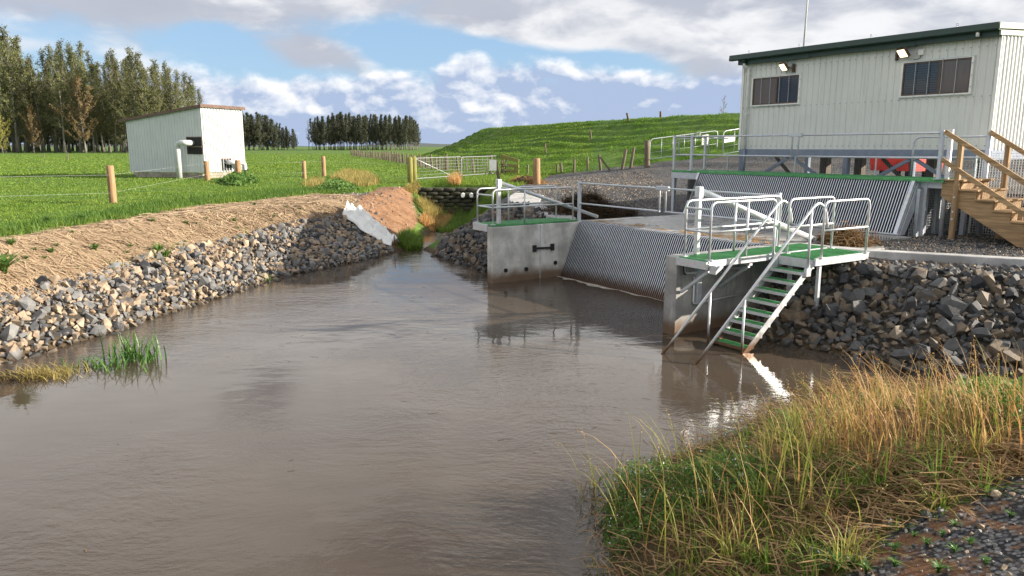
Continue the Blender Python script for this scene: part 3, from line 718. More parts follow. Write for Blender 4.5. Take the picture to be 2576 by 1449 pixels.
# ---- upper walkway
uw = Th('upper_walkway', 'long green grating walkway above the upper bar screen', 'walkway', (3, 8, 2.6), SF)
lay_grating(uw, -1.15, 7.25, 7.57, 8.95, 2.63, 7, 1)
MB().box(-1.18, 7.25, 7.50, 7.56, 2.615, 2.675).build('edge_trim', MT['green'], uw)
MB().box(-1.17, -.06, 7.50, 7.57, 2.44, 2.612).build('fascia_channel', MT['galvd'], uw)
for b_ in (7.75, 8.85): MB().box(-1.15, 7.2, b_-.04, b_+.04, 2.47, 2.628).build('bearer', MT['galvd'], uw)
for x_, y_ in ((-1.10, 7.56), (-1.1, 8.85), (6.75, 7.75), (7.1, 8.85)): MB().box(x_-.05, x_+.05, y_-.05, y_+.05, 1.2, 2.615).build('leg', MT['galvd'], uw)
MB().box(-1.0, 7.2, 8.96, 9.0, 2.40, 2.66).build('edge_channel', MT['galvd'], uw)
swing_pair('swing_handrail', 'pair of long grey swing rails along the upper walkway in front of the building', -.37, 7.12, 7.52, 2.68, 3.70, 3.15, 3.30)
ul = Th('walkway_handrail', 'grey tube handrail closing the end of the upper walkway beside the gravel', 'handrail', (-1.1, 8, 2.68), SF)
MB().box(-1.15, -1.08, 7.50, 7.57, 2.676, 3.74).build('post', MT['galvd'], ul, bev=.008)
for z_ in (3.70, 3.15):
    MB().tube([(-1.1, 7.53, z_), (-.40, 7.53, z_)], .022, 8).build('rail', MT['galvd'], ul)
    MB().tube([(-1.11, 7.55, z_), (-1.11, 8.88, z_)], .022, 8).build('rail', MT['galvd'], ul)
MB().box(-1.15, -1.08, 8.86, 8.93, 2.676, 3.74).build('post', MT['galvd'], ul, bev=.008)
MB().tube(bend([(-1.02, 7.62, 3.15), (-1.02, 7.62, 3.64), (-.45, 7.62, 3.64)], .14, 6), .02, 8).build('loop', MT['galvd'], ul)
MB().tube(bend([(-.98, 8.9, 3.15), (-.98, 8.9, 3.66), (-.2, 8.9, 3.66)], .14, 6), .02, 8).build('loop', MT['galvd'], ul)
ur = Th('walkway_handrail', 'grey rounded handrail at the stair end of the upper walkway, under the wide window', 'handrail', (6.5, 8.92, 2.68), SF)
MB().tube(bend([(5.71, 8.9, 2.68), (5.71, 8.9, 3.63), (7.40, 8.9, 3.63)], .2, 7), .022, 9).build('handrail', MT['galvd'], ur)
MB().tube([(5.73, 8.9, 3.15), (7.4, 8.9, 3.15)], .02, 8).build('mid_rail', MT['galvd'], ur)
MB().tube([(7.45, 8.9, 1.38), (7.45, 8.9, 3.74)], .055, 12).build('post', MT['galvd'], ur)
MB().tube([(7.23, 7.66, 1.38), (7.23, 7.66, 3.78)], .05, 12).single('gate_post', MT['galv'], 'bright round steel post at the top of the timber stairs', 'post', (7.23, 7.66, 1.38), SF)

def wire_grid(x0, x1, z0, z1, pitch, r, y):
    m_ = MB(); n = int((x1-x0)/pitch); k = int((z1-z0)/pitch)
    for i in range(n+1): q = x0+i*(x1-x0)/n; m_.box(q-r, q+r, y-r, y+r, z0, z1)
    for i in range(k+1): q = z0+i*(z1-z0)/k; m_.box(x0, x1, y+r*1.05, y+r*3, q-r, q+r)
    return m_
wf = Th('mesh_screen', 'square wire mesh infill behind the upper walkway below the building', 'mesh panel', (3, 9.1, 2.68), SF)
for i in range(3):
    wire_grid(-.25+i*2.47, 2.2+i*2.47, 2.66, 3.12, .055, .0020, 9.04).build('mesh_panel', MT['meshd'], wf)
for x_ in (-.27, 2.21, 4.68, 7.15): MB().box(x_-.015, x_+.015, 9.02, 9.05, 2.66, 3.14).build('upright', MT['galvd'], wf)
wr = Th('mesh_fence', 'bright wire mesh fence panels under and behind the timber stairs', 'mesh fence', (8, 9.4, 1.36), SF)
for i in range(2): wire_grid(7.0+i*2.1, 9.05+i*2.1, 1.36, 3.25, .06, .004, 9.42).build('mesh_panel', MT['galv'], wr)
for x_ in (6.98, 9.07, 11.2): MB().box(x_-.02, x_+.02, 9.40, 9.44, 1.3, 3.3).build('upright', MT['galv'], wr)
ws_ = Th('mesh_screen', 'square wire mesh closing the end of the upper intake beside the sloping side plate', 'mesh panel', (6.75, 8, 1.4), SF)
gw = MB()
for i in range(36): q = 7.28+i*.06; gw.box(6.70, 6.706, q-.003, q+.003, 1.36, min(2.46, 1.36+(q-7.18)*2.05))
for i in range(18): q = 1.40+i*.06; gw.box(6.707, 6.712, 7.23+(q-1.4)*.49, 9.4, q-.003, q+.003)
gw.build('mesh_panel', MT['galvd'], ws_)
for b_ in (7.62, 8.4): MB().box(6.66, 6.74, b_-.09, b_+.09, 1.3, 2.45).build('column', MT['galvd'], ws_)
rw = Th('retaining_wall', 'shaded concrete wall closing the back of the upper intake below the mesh', 'concrete wall', (3, 9.5, 1), SF)
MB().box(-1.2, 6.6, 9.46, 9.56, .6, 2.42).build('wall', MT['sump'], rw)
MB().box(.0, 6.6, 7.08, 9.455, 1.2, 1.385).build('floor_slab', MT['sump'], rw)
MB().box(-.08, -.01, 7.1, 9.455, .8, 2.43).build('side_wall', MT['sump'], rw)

# ================================================================ building on its frame
fr = Th('support_frame', 'blue grey steel frame with raking braces carrying the building', 'steel frame', (3, 9.65, 2.4), SF)
MB().box(-.33, 7.13, 9.58, 9.72, 3.09, 3.325).build('beam', MT['greysteel'], fr)
MB().box(7.0, 7.14, 9.725, 13.1, 3.09, 3.325).build('beam', MT['greysteel'], fr)
for a_ in (-.24, 3.42, 7.05):
    for b_ in (9.66, 13.0): MB().box(a_-.07, a_+.07, b_-.07, b_+.07, 1.3 if a_ > 7 else 2.2, 3.088).build('column', MT['greysteel'], fr)
for ap in (1.58, 5.30):
    for s_ in (-1, 1): MB().bar((ap+s_*.06, 9.64, 3.08), (ap+s_*1.25, 9.64, 2.42), .05, .09).build('brace', MT['greysteel'], fr)
for a_, s_ in ((.3, 1), (3.9, 1)):
    MB().bar((a_, 10.6, 3.08), (a_+s_*.75, 10.6, 2.40), .06, .09).build('brace', MT['brown'], fr)
for a_ in (1.2, 2.4, 4.6, 5.9): MB().box(a_-.12, a_+.12, 11.8, 12.04, 2.3, 3.3).build('pile', MT['oldpost'], fr)

bd = Th('portable_building', 'long off white ribbed metal building with a dark green roof edge and two windows', 'building', (3.4, 11.3, 3.33), SF)
MB().box(-.31, 7.10, 9.64, 13.1, 3.332, 5.98).build('wall', MT['clad'], bd)
def sheet_prof(L_, n_, dep, wt=.028, wb=.052):     # ribbed sheet from 0..L_
    pts = [(0, 0)]; p_ = L_/n_
    for i in range(n_):
        c = (i+.5)*p_; pts += [(c-wb/2, 0), (c-wt/2, dep), (c+wt/2, dep), (c+wb/2, 0)]
    pts.append((L_, 0)); return pts
def sheets(th_, name, start, count, L_, nrib, dep, z0, z1f, mat, axis, plane, sign, thick=.004):
    """row of ribbed sheets: axis 0 along x, 1 along y; z1f(t) gives the top"""
    for i in range(count):
        m_ = MB(); pr = sheet_prof(L_, nrib, dep); vs_ = []
        for off in (0, thick):
            for (s_, d_) in pr:
                q = start+i*L_+s_; pl = plane+sign*(d_-off)
                for top_ in (0, 1):
                    zz = z1f(q) if top_ else z0
                    vs_.append((q, pl, zz) if axis == 0 else (pl, q, zz))
        n_ = len(pr); fs = []
        for k in range(n_-1):
            a_ = 2*k; fs.append((a_, a_+2, a_+3, a_+1)); c_ = 2*n_+2*k; fs.append((c_, c_+1, c_+3, c_+2))
            fs.append((a_, c_, c_+2, a_+2)); fs.append((a_+1, a_+3, c_+3, c_+1))
        fs.append((0, 1, 2*n_+1, 2*n_)); e_ = 2*(n_-1); fs.append((e_, 2*n_+e_, 2*n_+e_+1, e_+1))
        m_.add(vs_, fs); m_.build(name, mat, th_)
sheets(bd, 'cladding_sheet', -.33, 10, .746, 4, .026, 3.31, lambda q: 5.98, MT['clad'], 0, 9.62, -1)
sheets(bd, 'cladding_sheet', 9.62, 5, .70, 4, .030, 3.31, lambda q: 5.98, MT['clad'], 1, 7.125, 1)
for zz in (3.42, 4.58, 5.72):
    sm_ = MB()
    for i in range(40): a_ = -.33+.0932+i*.1865; sm_.box(a_-.010, a_+.010, 9.582, 9.596, zz-.010, zz+.010)
    sm_.build('screw_row', MT['greysteel'], bd)
MB().box(-.36, -.28, 9.575, 9.64, 3.30, 5.98).build('corner_flashing', MT['white'], bd)
MB().box(7.09, 7.16, 9.583, 9.617, 3.30, 5.98).build('corner_flashing', MT['white'], bd)
rf = MB(); rf.add([(-.55, 9.36, 6.16), (7.16, 9.36, 6.16), (7.16, 13.4, 6.40), (-.55, 13.4, 6.40), (-.55, 9.36, 6.19), (7.16, 9.36, 6.19), (7.16, 13.4, 6.43), (-.55, 13.4, 6.43)], [(0,3,2,1),(4,5,6,7),(0,1,5,4),(1,2,6,5),(2,3,7,6),(3,0,4,7)])
rfo = rf.build('roof', MT['dkgreen'], bd)
MB().prof([(9.33, 6.20), (9.30, 6.20), (9.28, 6.06), (9.30, 6.03), (9.42, 6.03), (9.42, 6.20), (9.39, 6.20), (9.38, 6.06), (9.33, 6.06)], -.66, 7.20).build('gutter', MT['dkgreen'], bd, rfo)
ends = [-.42, .62, 2.15, 3.68, 5.21, 7.14]
for i in range(5): MB().box(ends[i]+.003, ends[i+1]-.003, 9.43, 9.575, 5.90-(.012 if i % 2 else 0), 6.14).build('soffit_board', MT['dkgreen'], bd, rfo)
fg1 = MB(); fg1.bar((7.20, 9.30, 6.12), (7.20, 13.4, 6.36), .05, .13); fg1.build('barge_board', MT['palegreen'], bd, rfo)
fg2 = MB(); fg2.bar((7.17, 9.45, 5.98), (7.17, 13.4, 6.20), .04, .11); fg2.build('barge_board', MT['palegreen'], bd, rfo)
for a_ in (.0, 1.8, 4.0, 6.2):
    MB().tube([(a_+.03*math.sin(k*.785), 9.42, 6.27+.03*math.cos(k*.785)) for k in range(9)], .008, 5).tube([(a_, 9.42, 6.17), (a_, 9.42, 6.24)], .008, 5).build('eye_bolt', MT['galvd'], bd, rfo)
dpp = MB().tube(bend([(-.12, 9.36, 6.04), (-.12, 9.36, 5.86), (-.06, 9.53, 5.78), (-.06, 9.53, 3.34)], .06, 4), .037, 10).build('downpipe', MT['white'], bd)
MB().tube([(-.06, 9.53, 3.34), (-.06, 9.53, 2.45)], .037, 10).build('downpipe_foot', MT['greysteel'], bd, dpp)
MB().tube([(-.12, 9.36, 6.10), (-.12, 9.36, 5.92)], .045, 10).build('outlet', MT['dkgreen'], bd, dpp)
MB().tube([(6.72, 9.36, 6.03), (6.72, 9.36, 5.93)], .04, 10).build('spare_outlet', MT['white'], bd)
for zz in (4.4, 5.6): MB().box(-.11, -.01, 9.48, 9.60, zz-.015, zz+.015).build('pipe_clip', MT['white'], bd, dpp)
def window(a0, a1, z0, z1, dark_left):
    f = MB(); y0, y1 = 9.555, 9.60
    for q in ((a0-.05, a1+.05, z1, z1+.045), (a0-.05, a1+.05, z0-.045, z0), (a0-.05, a0, z0+.001, z1-.001), (a1, a1+.05, z0+.001, z1-.001)): f.box(q[0], q[1], y0, y1+.01, q[2], q[3])
    wo = f.build('window', MT['white'], bd)
    am = a0+(a1-a0)*(.52 if not dark_left else .56)
    s_ = MB()
    for q in ((a0+.002, a1-.002, z1-.035, z1-.002), (a0+.002, a1-.002, z0+.002, z0+.04), (a0+.002, a0+.035, z0+.041, z1-.036), (a1-.035, a1-.002, z0+.041, z1-.036), (am-.03, am+.03, z0+.041, z1-.036)): s_.box(q[0], q[1], 9.572, 9.598, q[2], q[3])
    s_.build('sash_frame', MT['brown'], bd, wo)
    for (l, r_, isd) in ((a0+.036, am-.031, dark_left), (am+.031, a1-.036, not dark_left)):
        if isd:
            MB().box(l, r_, 9.588, 9.594, z0+.042, z1-.037).build('pane', MT['glass'], bd, wo)
            for k in range(13): zz = z0+.06+k*(z1-z0-.12)/12; MB().box(l, r_, 9.582, 9.587, zz, zz+.008).build('louvre', MT['dark'], bd, wo)
        else:
            MB().box(l, r_, 9.588, 9.594, z0+.042, z1-.037).build('pane', MT['curtain'], bd, wo)
    for k in range(1, 5): q = a0+k*(a1-a0)/5; MB().box(q-.004, q+.004, 9.538, 9.546, z0-.04, z1+.04).build('guard_wire', MT['galvd'], bd, wo)
    for zz in (z0-.03, z1+.03): MB().box(a0-.045, a1+.045, 9.546, 9.553, zz-.005, zz+.005).build('guard_wire', MT['galvd'], bd, wo)
    for k in range(3): zz = z0+(k+.5)*(z1-z0)/3; MB().box(a1+.002, a1+.05, 9.54, 9.552, zz-.012, zz+.012).build('guard_clip', MT['galvd'], bd, wo)
window(.10, 1.76, 4.66, 5.46, False); window(4.87, 6.55, 4.68, 5.50, True)
def flood(label, a, z, arm):
    t_ = Th('floodlight', label, 'floodlight', (a, 9.6, z), SF)
    c = Vector((a, 9.40, z+.04)); nrm = Vector((-.35, -.72, -.6)).normalized(); sx_ = nrm.cross(Vector((0, 0, 1))).normalized(); uz = sx_.cross(nrm)
    def slab(w_, h_, d0, d1):
        m_ = MB(); vs_ = [c+sx_*(i*w_)+uz*(j*h_)+nrm*d for d in (d0, d1) for i, j in ((-1,-1),(1,-1),(1,1),(-1,1))]
        m_.add(vs_, [(0,1,2,3),(7,6,5,4),(0,4,5,1),(1,5,6,2),(2,6,7,3),(3,7,4,0)]); return m_
    slab(.165, .125, -.05, .02).build('housing', MT['brown'], t_)
    slab(.145, .105, .021, .027).build('lens', MT['emit'], t_)
    MB().tube([c-nrm*.05, (a+arm*.24, 9.52, z-.02)], .016, 6).build('arm', MT['brown'], t_)
    MB().box(a+arm*.24-.02, a+arm*.24+.02, 9.50, 9.592, z-.12, z+.12).build('bracket', MT['brown'], t_)
flood('lit floodlight on the off white wall above the smaller window', 1.32, 5.66, 1)
flood('lit floodlight on the off white wall above the wider window', 4.92, 5.70, -1)
jb = Th('junction_box', 'small white junction box with a cable above the wider window', 'junction box', (5.30, 9.57, 5.70), SF)
MB().box(5.23, 5.37, 9.53, 9.594, 5.66, 5.80).build('box', MT['white'], jb, bev=.012)
MB().tube(bend([(5.30, 9.56, 5.66), (5.29, 9.56, 5.58), (5.12, 9.54, 5.56)], .05, 4), .008, 6).build('cable', MT['dark'], jb)
ant = Th('antenna_mast', 'thin white mast rising from behind the green roof edge', 'mast', (1.14, 10.5, 6.2), SF)
MB().tube([(1.14, 10.5, 6.22), (1.17, 10.5, 8.2), (1.21, 10.5, 9.6)], [.028, .024, .016], 8).build('pole', MT['white'], ant)
MB().box(1.07, 1.21, 10.43, 10.57, 6.20, 6.27).build('base', MT['galvd'], ant)
# red tray seen under the building
q0 = LB(2185, 405, 14.2); q1 = LB(2335, 405, 14.2)
rt = Th('red_tray', 'red steel tray standing on the ground behind the building, seen under its floor', 'metal tray', ((q0[0]+q1[0])/2, 15, 2.4), SF)
MB().prof([(14.2, 3.22), (14.35, 2.62), (16.0, 2.62), (16.2, 3.22), (16.1, 3.22), (15.95, 2.7), (14.4, 2.7), (14.28, 3.22)], q0[0], q1[0]-.5).build('tray', MT['red'], rt)
for f in (.1, .55):
    for b_ in (14.7, 15.7): MB().box(q0[0]+(q1[0]-q0[0])*f-.06, q0[0]+(q1[0]-q0[0])*f+.06, b_-.06, b_+.06, 2.3, 2.64).build('leg', MT['dark'], rt)
MB().box(q0[0], q0[0]+.02, 14.4, 15.9, 2.70, 3.2).build('end_panel', MT['red'], rt); MB().box(q1[0]-.52, q1[0]-.5, 14.4, 15.9, 2.70, 3.2).build('end_panel', MT['red'], rt)

# ================================================================ timber stairs
ts = Th('timber_stairs', 'timber stairs with wooden handrails leading up to the green walkway', 'stairs', (8.2, 8.25, 1.36), SF)
for b_ in (7.62, 8.25, 8.86):
    sg = MB(); pr = [(7.18, 2.642)]
    for k in range(6): pr += [(7.56+.36*k, 2.642-.205*k), (7.56+.36*k, 2.642-.205*(k+1))]
    pr = [p_ for p_ in pr if p_[1] > 1.34]+[(9.4, 1.34), (8.85, 1.34), (7.18, 2.30)]; n6 = len(pr)
    sg.add([(p_[0], b_-.022, p_[1]) for p_ in pr]+[(p_[0], b_+.022, p_[1]) for p_ in pr], [tuple(range(n6)), tuple(range(n6, 2*n6))[::-1]]+[(i, n6+i, n6+(i+1) % n6, (i+1) % n6) for i in range(n6)])
    sg.build('stringer', MT['timber'], ts)
for k in range(6):
    a_ = 7.22+.36*k if k else 7.20; z_ = 2.685-.205*k
    MB().box(a_, a_+(.46 if k == 0 else .40)-.004, 7.55, 8.93, z_-.04, z_).build('tread', MT['timber'], ts, bev=.006)
    MB().box(a_+.337 if k else 7.557, a_+.358 if k else 7.578, 7.645, 8.84, z_-.206, z_-.042).build('riser', MT['timber'], ts)
for (a_, b_, z1) in ((7.52, 7.56, 3.50), (9.05, 7.56, 2.62), (7.86, 8.93, 3.50), (9.3, 8.93, 2.62)):
    MB().box(a_-.05, a_+.05, b_-.05, b_+.05, 1.3, z1).build('post', MT['timberz'], ts, bev=.006)
sl = -.615
for b_, a0 in ((7.485, 7.18), (8.86, 7.47)):
    for zt in (3.73, 3.12):
        MB().bar((a0, b_, zt), (a0+2.1, b_, zt+sl*2.1), .04, .10).build('handrail', MT['timber'], ts)
for z_ in (1.82, 1.98, 2.30): MB().tube([(7.52, 7.49, z_), (7.52, 7.505, z_)], .022, 8).build('bolt', MT['galv'], ts)

# ================================================================ pump shed in the paddock
c2 = UT(517, 449); c1 = UT(329, 443)
dx, dy = c1[0]-c2[0], c1[1]-c2[1]; LY = math.hypot(dx, dy); rzs = math.atan2(dy, dx)-math.pi/2
SH = Fr(c2[0], c2[1], 0, rzs)
def pxu(p):
    zc = p[1]*math.cos(PIT)-(p[2]-H)*math.sin(PIT); return CX+F*p[0]/zc
LX = next(q for q in np.arange(1, 9, .02) if pxu(SH.w((q, 0, 1.5))) > 619)
g0 = 1.55
zC2 = UY(517, 267, c2[1])[2]; zC1 = UY(316, 303, c1[1])[2]
sh = Th('pump_shed', 'white corrugated iron pump shed with a sloping brown roof edge in the paddock', 'shed', (LX/2, LY/2, g0), SH)
zb0 = g0+.28
ztop = lambda q: zC2+(zC1-zC2)*q/LY
body = MB(); e_ = .03
body.add([(e_, e_, zb0), (LX-e_, e_, zb0), (LX-e_, LY-e_, zb0), (e_, LY-e_, zb0), (e_, e_, ztop(0)-.02), (LX-e_, e_, ztop(0)-.02), (LX-e_, LY-e_, ztop(LY)-.02), (e_, LY-e_, ztop(LY)-.02)], [(0,3,2,1),(4,5,6,7),(0,1,5,4),(1,2,6,5),(2,3,7,6),(3,0,4,7)])
body.build('wall', MT['clad2'], sh)
nL = 9; sheets(sh, 'cladding_sheet', 0, nL, LY/nL, 3, .03, zb0, ztop, MT['clad2'], 1, 0., -1)
nR = 5; sheets(sh, 'cladding_sheet', 0, nR, LX/nR, 3, .06, zb0, lambda q: zC2, MT['clad2'], 0, 0., -1)
rf = MB(); rf.add([(-.12, -.10, zC2), (LX+.12, -.10, zC2), (LX+.12, LY+.45, ztop(LY+.45)), (-.12, LY+.45, ztop(LY+.45)), (-.12, -.10, zC2+.10), (LX+.12, -.10, zC2+.10), (LX+.12, LY+.45, ztop(LY+.45)+.10), (-.12, LY+.45, ztop(LY+.45)+.10)], [(0,3,2,1),(4,5,6,7),(0,1,5,4),(1,2,6,5),(2,3,7,6),(3,0,4,7)])
ro = rf.build('roof', MT['shedroof'], sh)
MB().box(-.16, LX+.16, -.15, -.105, zC2-.06, zC2+.13).build('fascia', MT['shedroof'], sh, ro)
MB().bar((-.145, -.1, zC2+.02), (-.145, LY+.45, ztop(LY+.45)+.02), .045, .16).build('barge_board', MT['shedroof'], sh, ro)
bk = None
for i in range(int(LY/.42)):
    for r_ in range(2):
        m_ = MB().box(0.02, .2, .0, .405, 0, .17)
        if bk is None: me = m_.mesh('block'); me.materials.append(MT['block']); bk = bpy.data.objects.new('block', me); sc.collection.objects.link(bk); bk.parent = sh.e; o = bk
        else: o = dup(bk, sh.e)
        o.location = (-sh.org[0], i*.42+(.21 if r_ else 0)-.0-sh.org[1], g0-.10+r_*.18-sh.org[2])
for i in range(int(LX/.42)):
    for r_ in range(2):
        o = dup(bk, sh.e, rot=(0, 0, -math.pi/2)); o.location = (i*.42+.2-sh.org[0]+(.1 if r_ else 0), .22-sh.org[1], g0-.10+r_*.18-sh.org[2])
# opening with pipe (left face), small opening (right face)
ozt = UY(500, 346, c2[1])[2]; ozb = UY(500, 388, c2[1])[2]
MB().box(-.046, -.032, .06, 1.16, ozb, ozt).build('opening_panel', MT['dark'], sh)  # flat dark panel paints the shade inside the opening
for q in ((.02, 1.20, ozt, ozt+.05), (.02, .06, ozb, ozt), (1.16, 1.20, ozb, ozt)): MB().box(-.055, -.031, q[0], q[1], q[2], q[3]).build('opening_trim', MT['shedroof'], sh)
MB().box(-.10, -.047, .06, 1.1, ozb+.42, ozb+.50).build('shelf_rail', MT['oldpost'], sh)
MB().box(1.55, 2.45, -.052, -.042, g0+.35, g0+1.05).build('opening_panel', MT['dark'], sh)  # dark panel again, painted shade in place of a hole
MB().box(1.50, 2.50, -.056, -.043, g0+1.05, g0+1.12).build('opening_trim', MT['shedroof'], sh)
MB().tube(bend([(-.62, 1.42, g0-.15), (-.62, 1.42, ozt-.32), (-.62, .75, ozt-.32), (-.05, .75, ozt-.32)], .35, 7), .17, 14).single('discharge_pipe', MT['pvc'], 'thick grey pipe rising from the grass and bending into the pump shed wall', 'pipe', (-.62, 1.42, g0), SH)
pp = Th('outlet_pipe', 'short grey pipe bending down out of the sunlit end wall of the pump shed', 'pipe', (2.9, -.6, g0), SH)
MB().tube(bend([(2.0, -.06, g0+.85), (2.0, -.55, g0+.85), (3.0, -.62, g0+.85), (3.0, -.62, g0-.1)], .3, 6), .15, 12).build('pipe', MT['pvc'], pp)
MB().tube([(3.0, -.62, g0+.28), (3.0, -.62, g0+.36)], .21, 12).build('flange', MT['dark'], pp)

# ================================================================ fences, gates, posts
def zpx(u, v, Y): return UY(u, v, Y)[2]
def post_mesh(h, r, n=9, seed=0, lean=0.):
    rr = random.Random(seed); m_ = MB()
    m_.tube([(0, 0, -.3), (0, 0, 0), (lean*.5*h, 0, h*.5), (lean*h, 0, h-.015), (lean*h, 0, h)], [r*1.05, r*1.04, r*(.97+rr.random()*.08), r*.97, r*.86], n)
    return m_
# electric fence along the paddock edge
ef = Th('electric_fence', 'round brown posts with two white wires along the paddock edge by the pump shed', 'fence', (-13, 40, 1.5))
pts_ = []
for k, (u, vb, vt, r) in enumerate([(285, 511, 416, .125), (522, 454, 405, .15), (601, 452, 403, .17), (766, 450, 405, .12), (815, 444, 393, .14)]):
    b_ = UT(u, vb); h = zpx(u, vt, b_[1])-b_[2]; m_ = post_mesh(h, r, 10, k)
    me = m_.mesh('post'); me.materials.append(MT['post']); o = bpy.data.objects.new('post', me); sc.collection.objects.link(o); o.parent = ef.e
    o.location = (b_[0]-ef.org[0], b_[1]-ef.org[1], b_[2]-ef.org[2]); pts_.append((b_, h))
for hz in (.82, .30):
    run = [(-22., 20.5), pts_[0][0][:2], pts_[1][0][:2], pts_[2][0][:2]]
    MB().tube([(p[0], p[1]-.12, th(p[0], p[1])+hz*1.2) for p in run], .0026, 4).build('wire', MT['wire'], ef)
    run = [pts_[2][0][:2], pts_[3][0][:2], pts_[4][0][:2], (-5.4, 40.2)]
    MB().tube([(p[0], p[1]-.12, th(p[0], p[1])+hz*1.2) for p in run], .0026, 4).build('wire', MT['wire'], ef)

# double pipe gate over the culvert
gl = UT(1035, 461); gr_ = UT(1252, 441); gd = Vector((gr_[0]-gl[0], gr_[1]-gl[1], 0)); GL = gd.length; grz = math.atan2(gd.y, gd.x)
GF = Fr(gl[0], gl[1], 0, grz); zg = gl[2]
gp_ = Th('gate_post', 'pair of mossy round strainer posts holding the silver field gate', 'post', (0, 0, zg), GF)
for q, hh_ in ((-.10, 1.38), (.28, 1.42)): MB().tube([(q, 0, zg-.4), (q, 0, zg+hh_-.06), (q, 0, zg+hh_)], [.16, .15, .09], 10).build('post', MT['mossz'], gp_)
MT['dullg'] = m_galv('weathered_gate_steel', (.24, .25, .25), .6, .4, False)
gt = Th('field_gate', 'silver pipe double gate with wire mesh infill across the culvert crossing', 'gate', (GL/2, 0, zg), GF)
h0, h1 = zg+.22, zg+1.30
for (a_, b_) in ((.5, .5+(GL-.8)*.52), (.55+(GL-.8)*.52, GL-.1)):
    lf = MB().tube(bend([(a_, 0, h0), (a_, 0, h1), (b_, 0, h1+.02), (b_, 0, h0), (a_, 0, h0), (a_, 0, h0+.2)], .15, 4), .026, 8).build('gate_leaf', MT['dullg'], gt)
    mm = MB()
    for k in range(1, 6): zz = h0+(h1-h0)*k/6; mm.tube([(a_, 0, zz), (b_, 0, zz)], .009, 4)
    for k in range(1, 7): xx = a_+(b_-a_)*k/7; mm.tube([(xx, .012, h0), (xx, .012, h1)], .008, 4)
    mm.build('mesh_infill', MT['dullg'], gt, lf)
MB().tube([(.55, -.02, h1-.06), (4.2, -.02, h0+.05)], .018, 6).build('brace', MT['galv'], gt)

# batten fence running away into the paddock
bf = Th('batten_fence', 'weathered fence of close wooden battens running away across the paddock behind the gate', 'fence', (-6, 60, 1.6))
line = [UT(u, v) for u, v in ((884, 392), (960, 402), (1040, 418), (1130, 430), (1280, 441))]
seg = [math.dist(line[i][:2], line[i+1][:2]) for i in range(4)]; TL = sum(seg)
bm_ = MB().box(-.03, .03, -.02, .02, -.1, 1.02).mesh('batten'); bm_.materials.append(MT['oldpost'])
pm_ = post_mesh(1.22, .085).mesh('post'); pm_.materials.append(MT['oldpost'])
s_ = 0.; k = 0
def along(s_):
    i = 0
    while i < 3 and s_ > seg[i]: s_ -= seg[i]; i += 1
    t_ = min(s_/seg[i], 1); A, B = line[i], line[i+1]; return (A[0]+(B[0]-A[0])*t_, A[1]+(B[1]-A[1])*t_)
while s_ < TL:
    x_, y_ = along(s_); o = bpy.data.objects.new('post' if k % 5 == 0 else 'batten', pm_ if k % 5 == 0 else bm_); sc.collection.objects.link(o); o.parent = bf.e
    o.location = (x_+6, y_-60, th(x_, y_)-1.6); o.rotation_euler = (random.uniform(-.09, .09), random.uniform(-.10, .10), random.uniform(0, 3)); o.scale.z = random.uniform(.88, 1.08)
    s_ += .62; k += 1
for hz in (.3, .6, .9):
    MB().tube([(*along(q), th(*along(q))+hz) for q in np.linspace(0, TL, 24)], .008, 4).build('wire', MT['wire'], bf)

# timber rail yard wing
yp = UT(1264, 441); yq = UT(1299, 441)
yd = Th('rail_fence', 'short mossy timber rail wing with a sloping top rail beside the field gate', 'fence', (yp[0], yp[1], yp[2]))
zt1 = zpx(1264, 388, yp[1]); zt2 = zpx(1299, 418, yq[1])
MB().box(yp[0]-.11, yp[0]+.11, yp[1]-.11, yp[1]+.11, yp[2]-.3, zt1).build('post', MT['mossz'], yd)
MB().box(yq[0]-.13, yq[0]+.13, yq[1]-.13, yq[1]+.13, yq[2]-.3, zt2).build('post', MT['mossz'], yd)
for za, zb_ in ((zt1-.12, zpx(1304, 405, yq[1])), (zpx(1264, 415, yp[1]), zpx(1304, 416, yq[1])-.05), (zpx(1264, 429, yp[1]), zpx(1304, 431, yq[1]))):
    MB().bar((yp[0], yp[1]-.15, za), (yq[0]+.15, yq[1]-.17, zb_), .06, .22).build('rail', MT['moss'], yd)

# single posts
def lone_post(name, label, u, vb, vt, r, mat, cat='post', u2=None, group=None):
    b_ = UT(u, vb); t_ = UY(u2 if u2 is not None else u, vt, b_[1]); h = t_[2]-b_[2]
    o = post_mesh(h, r, 9, int(u), (t_[0]-b_[0])/h).single(name, mat, label, cat, (0, 0, 0), group=group); o.location = b_; return o
lone_post('fence_post', 'tall thick brown post standing at the end of the curved concrete path', 1350, 464, 398, .19, MT['post'])
for (u, vb, vt, u2) in ((1327,440,414,1328),(1401,436,413,1402),(1413,436,409,1411),(1444,434,401,1445),(1478,430,396,1478)):
    lone_post('fence_post', 'thin old fence post at the foot of the stopbank behind the gravel', u, vb, vt, .07, MT['oldpost'], u2=u2, group='old posts along the gravel edge')
lone_post('fence_post', 'old fence post with a raking stay at the foot of the stopbank', 1511, 429, 390, .085, MT['oldpost'], u2=1507)
b_ = UT(1537, 428); t_ = UY(1509, 395, b_[1])
MB().bar((b_[0], b_[1], b_[2]-.1), t_, .10, .10).single('post_stay', MT['oldpost'], 'raking wooden stay leaning against an old fence post', 'stay', b_)
for (u, vb, vt, u2, lb) in ((1565,426,376,1575,'leaning dark fence post between the stayed post and another leaning post'),(1586,423,371,1595,'leaning dark fence post beside the thick strainer post of the tubular gate')):
    lone_post('fence_post', lb, u, vb, vt, .09, MT['oldpost'], u2=u2)
lone_post('gate_post', 'thick dark strainer post holding the tubular gate on the gravel', 1628, 421, 353, .17, MT['oldpost'])
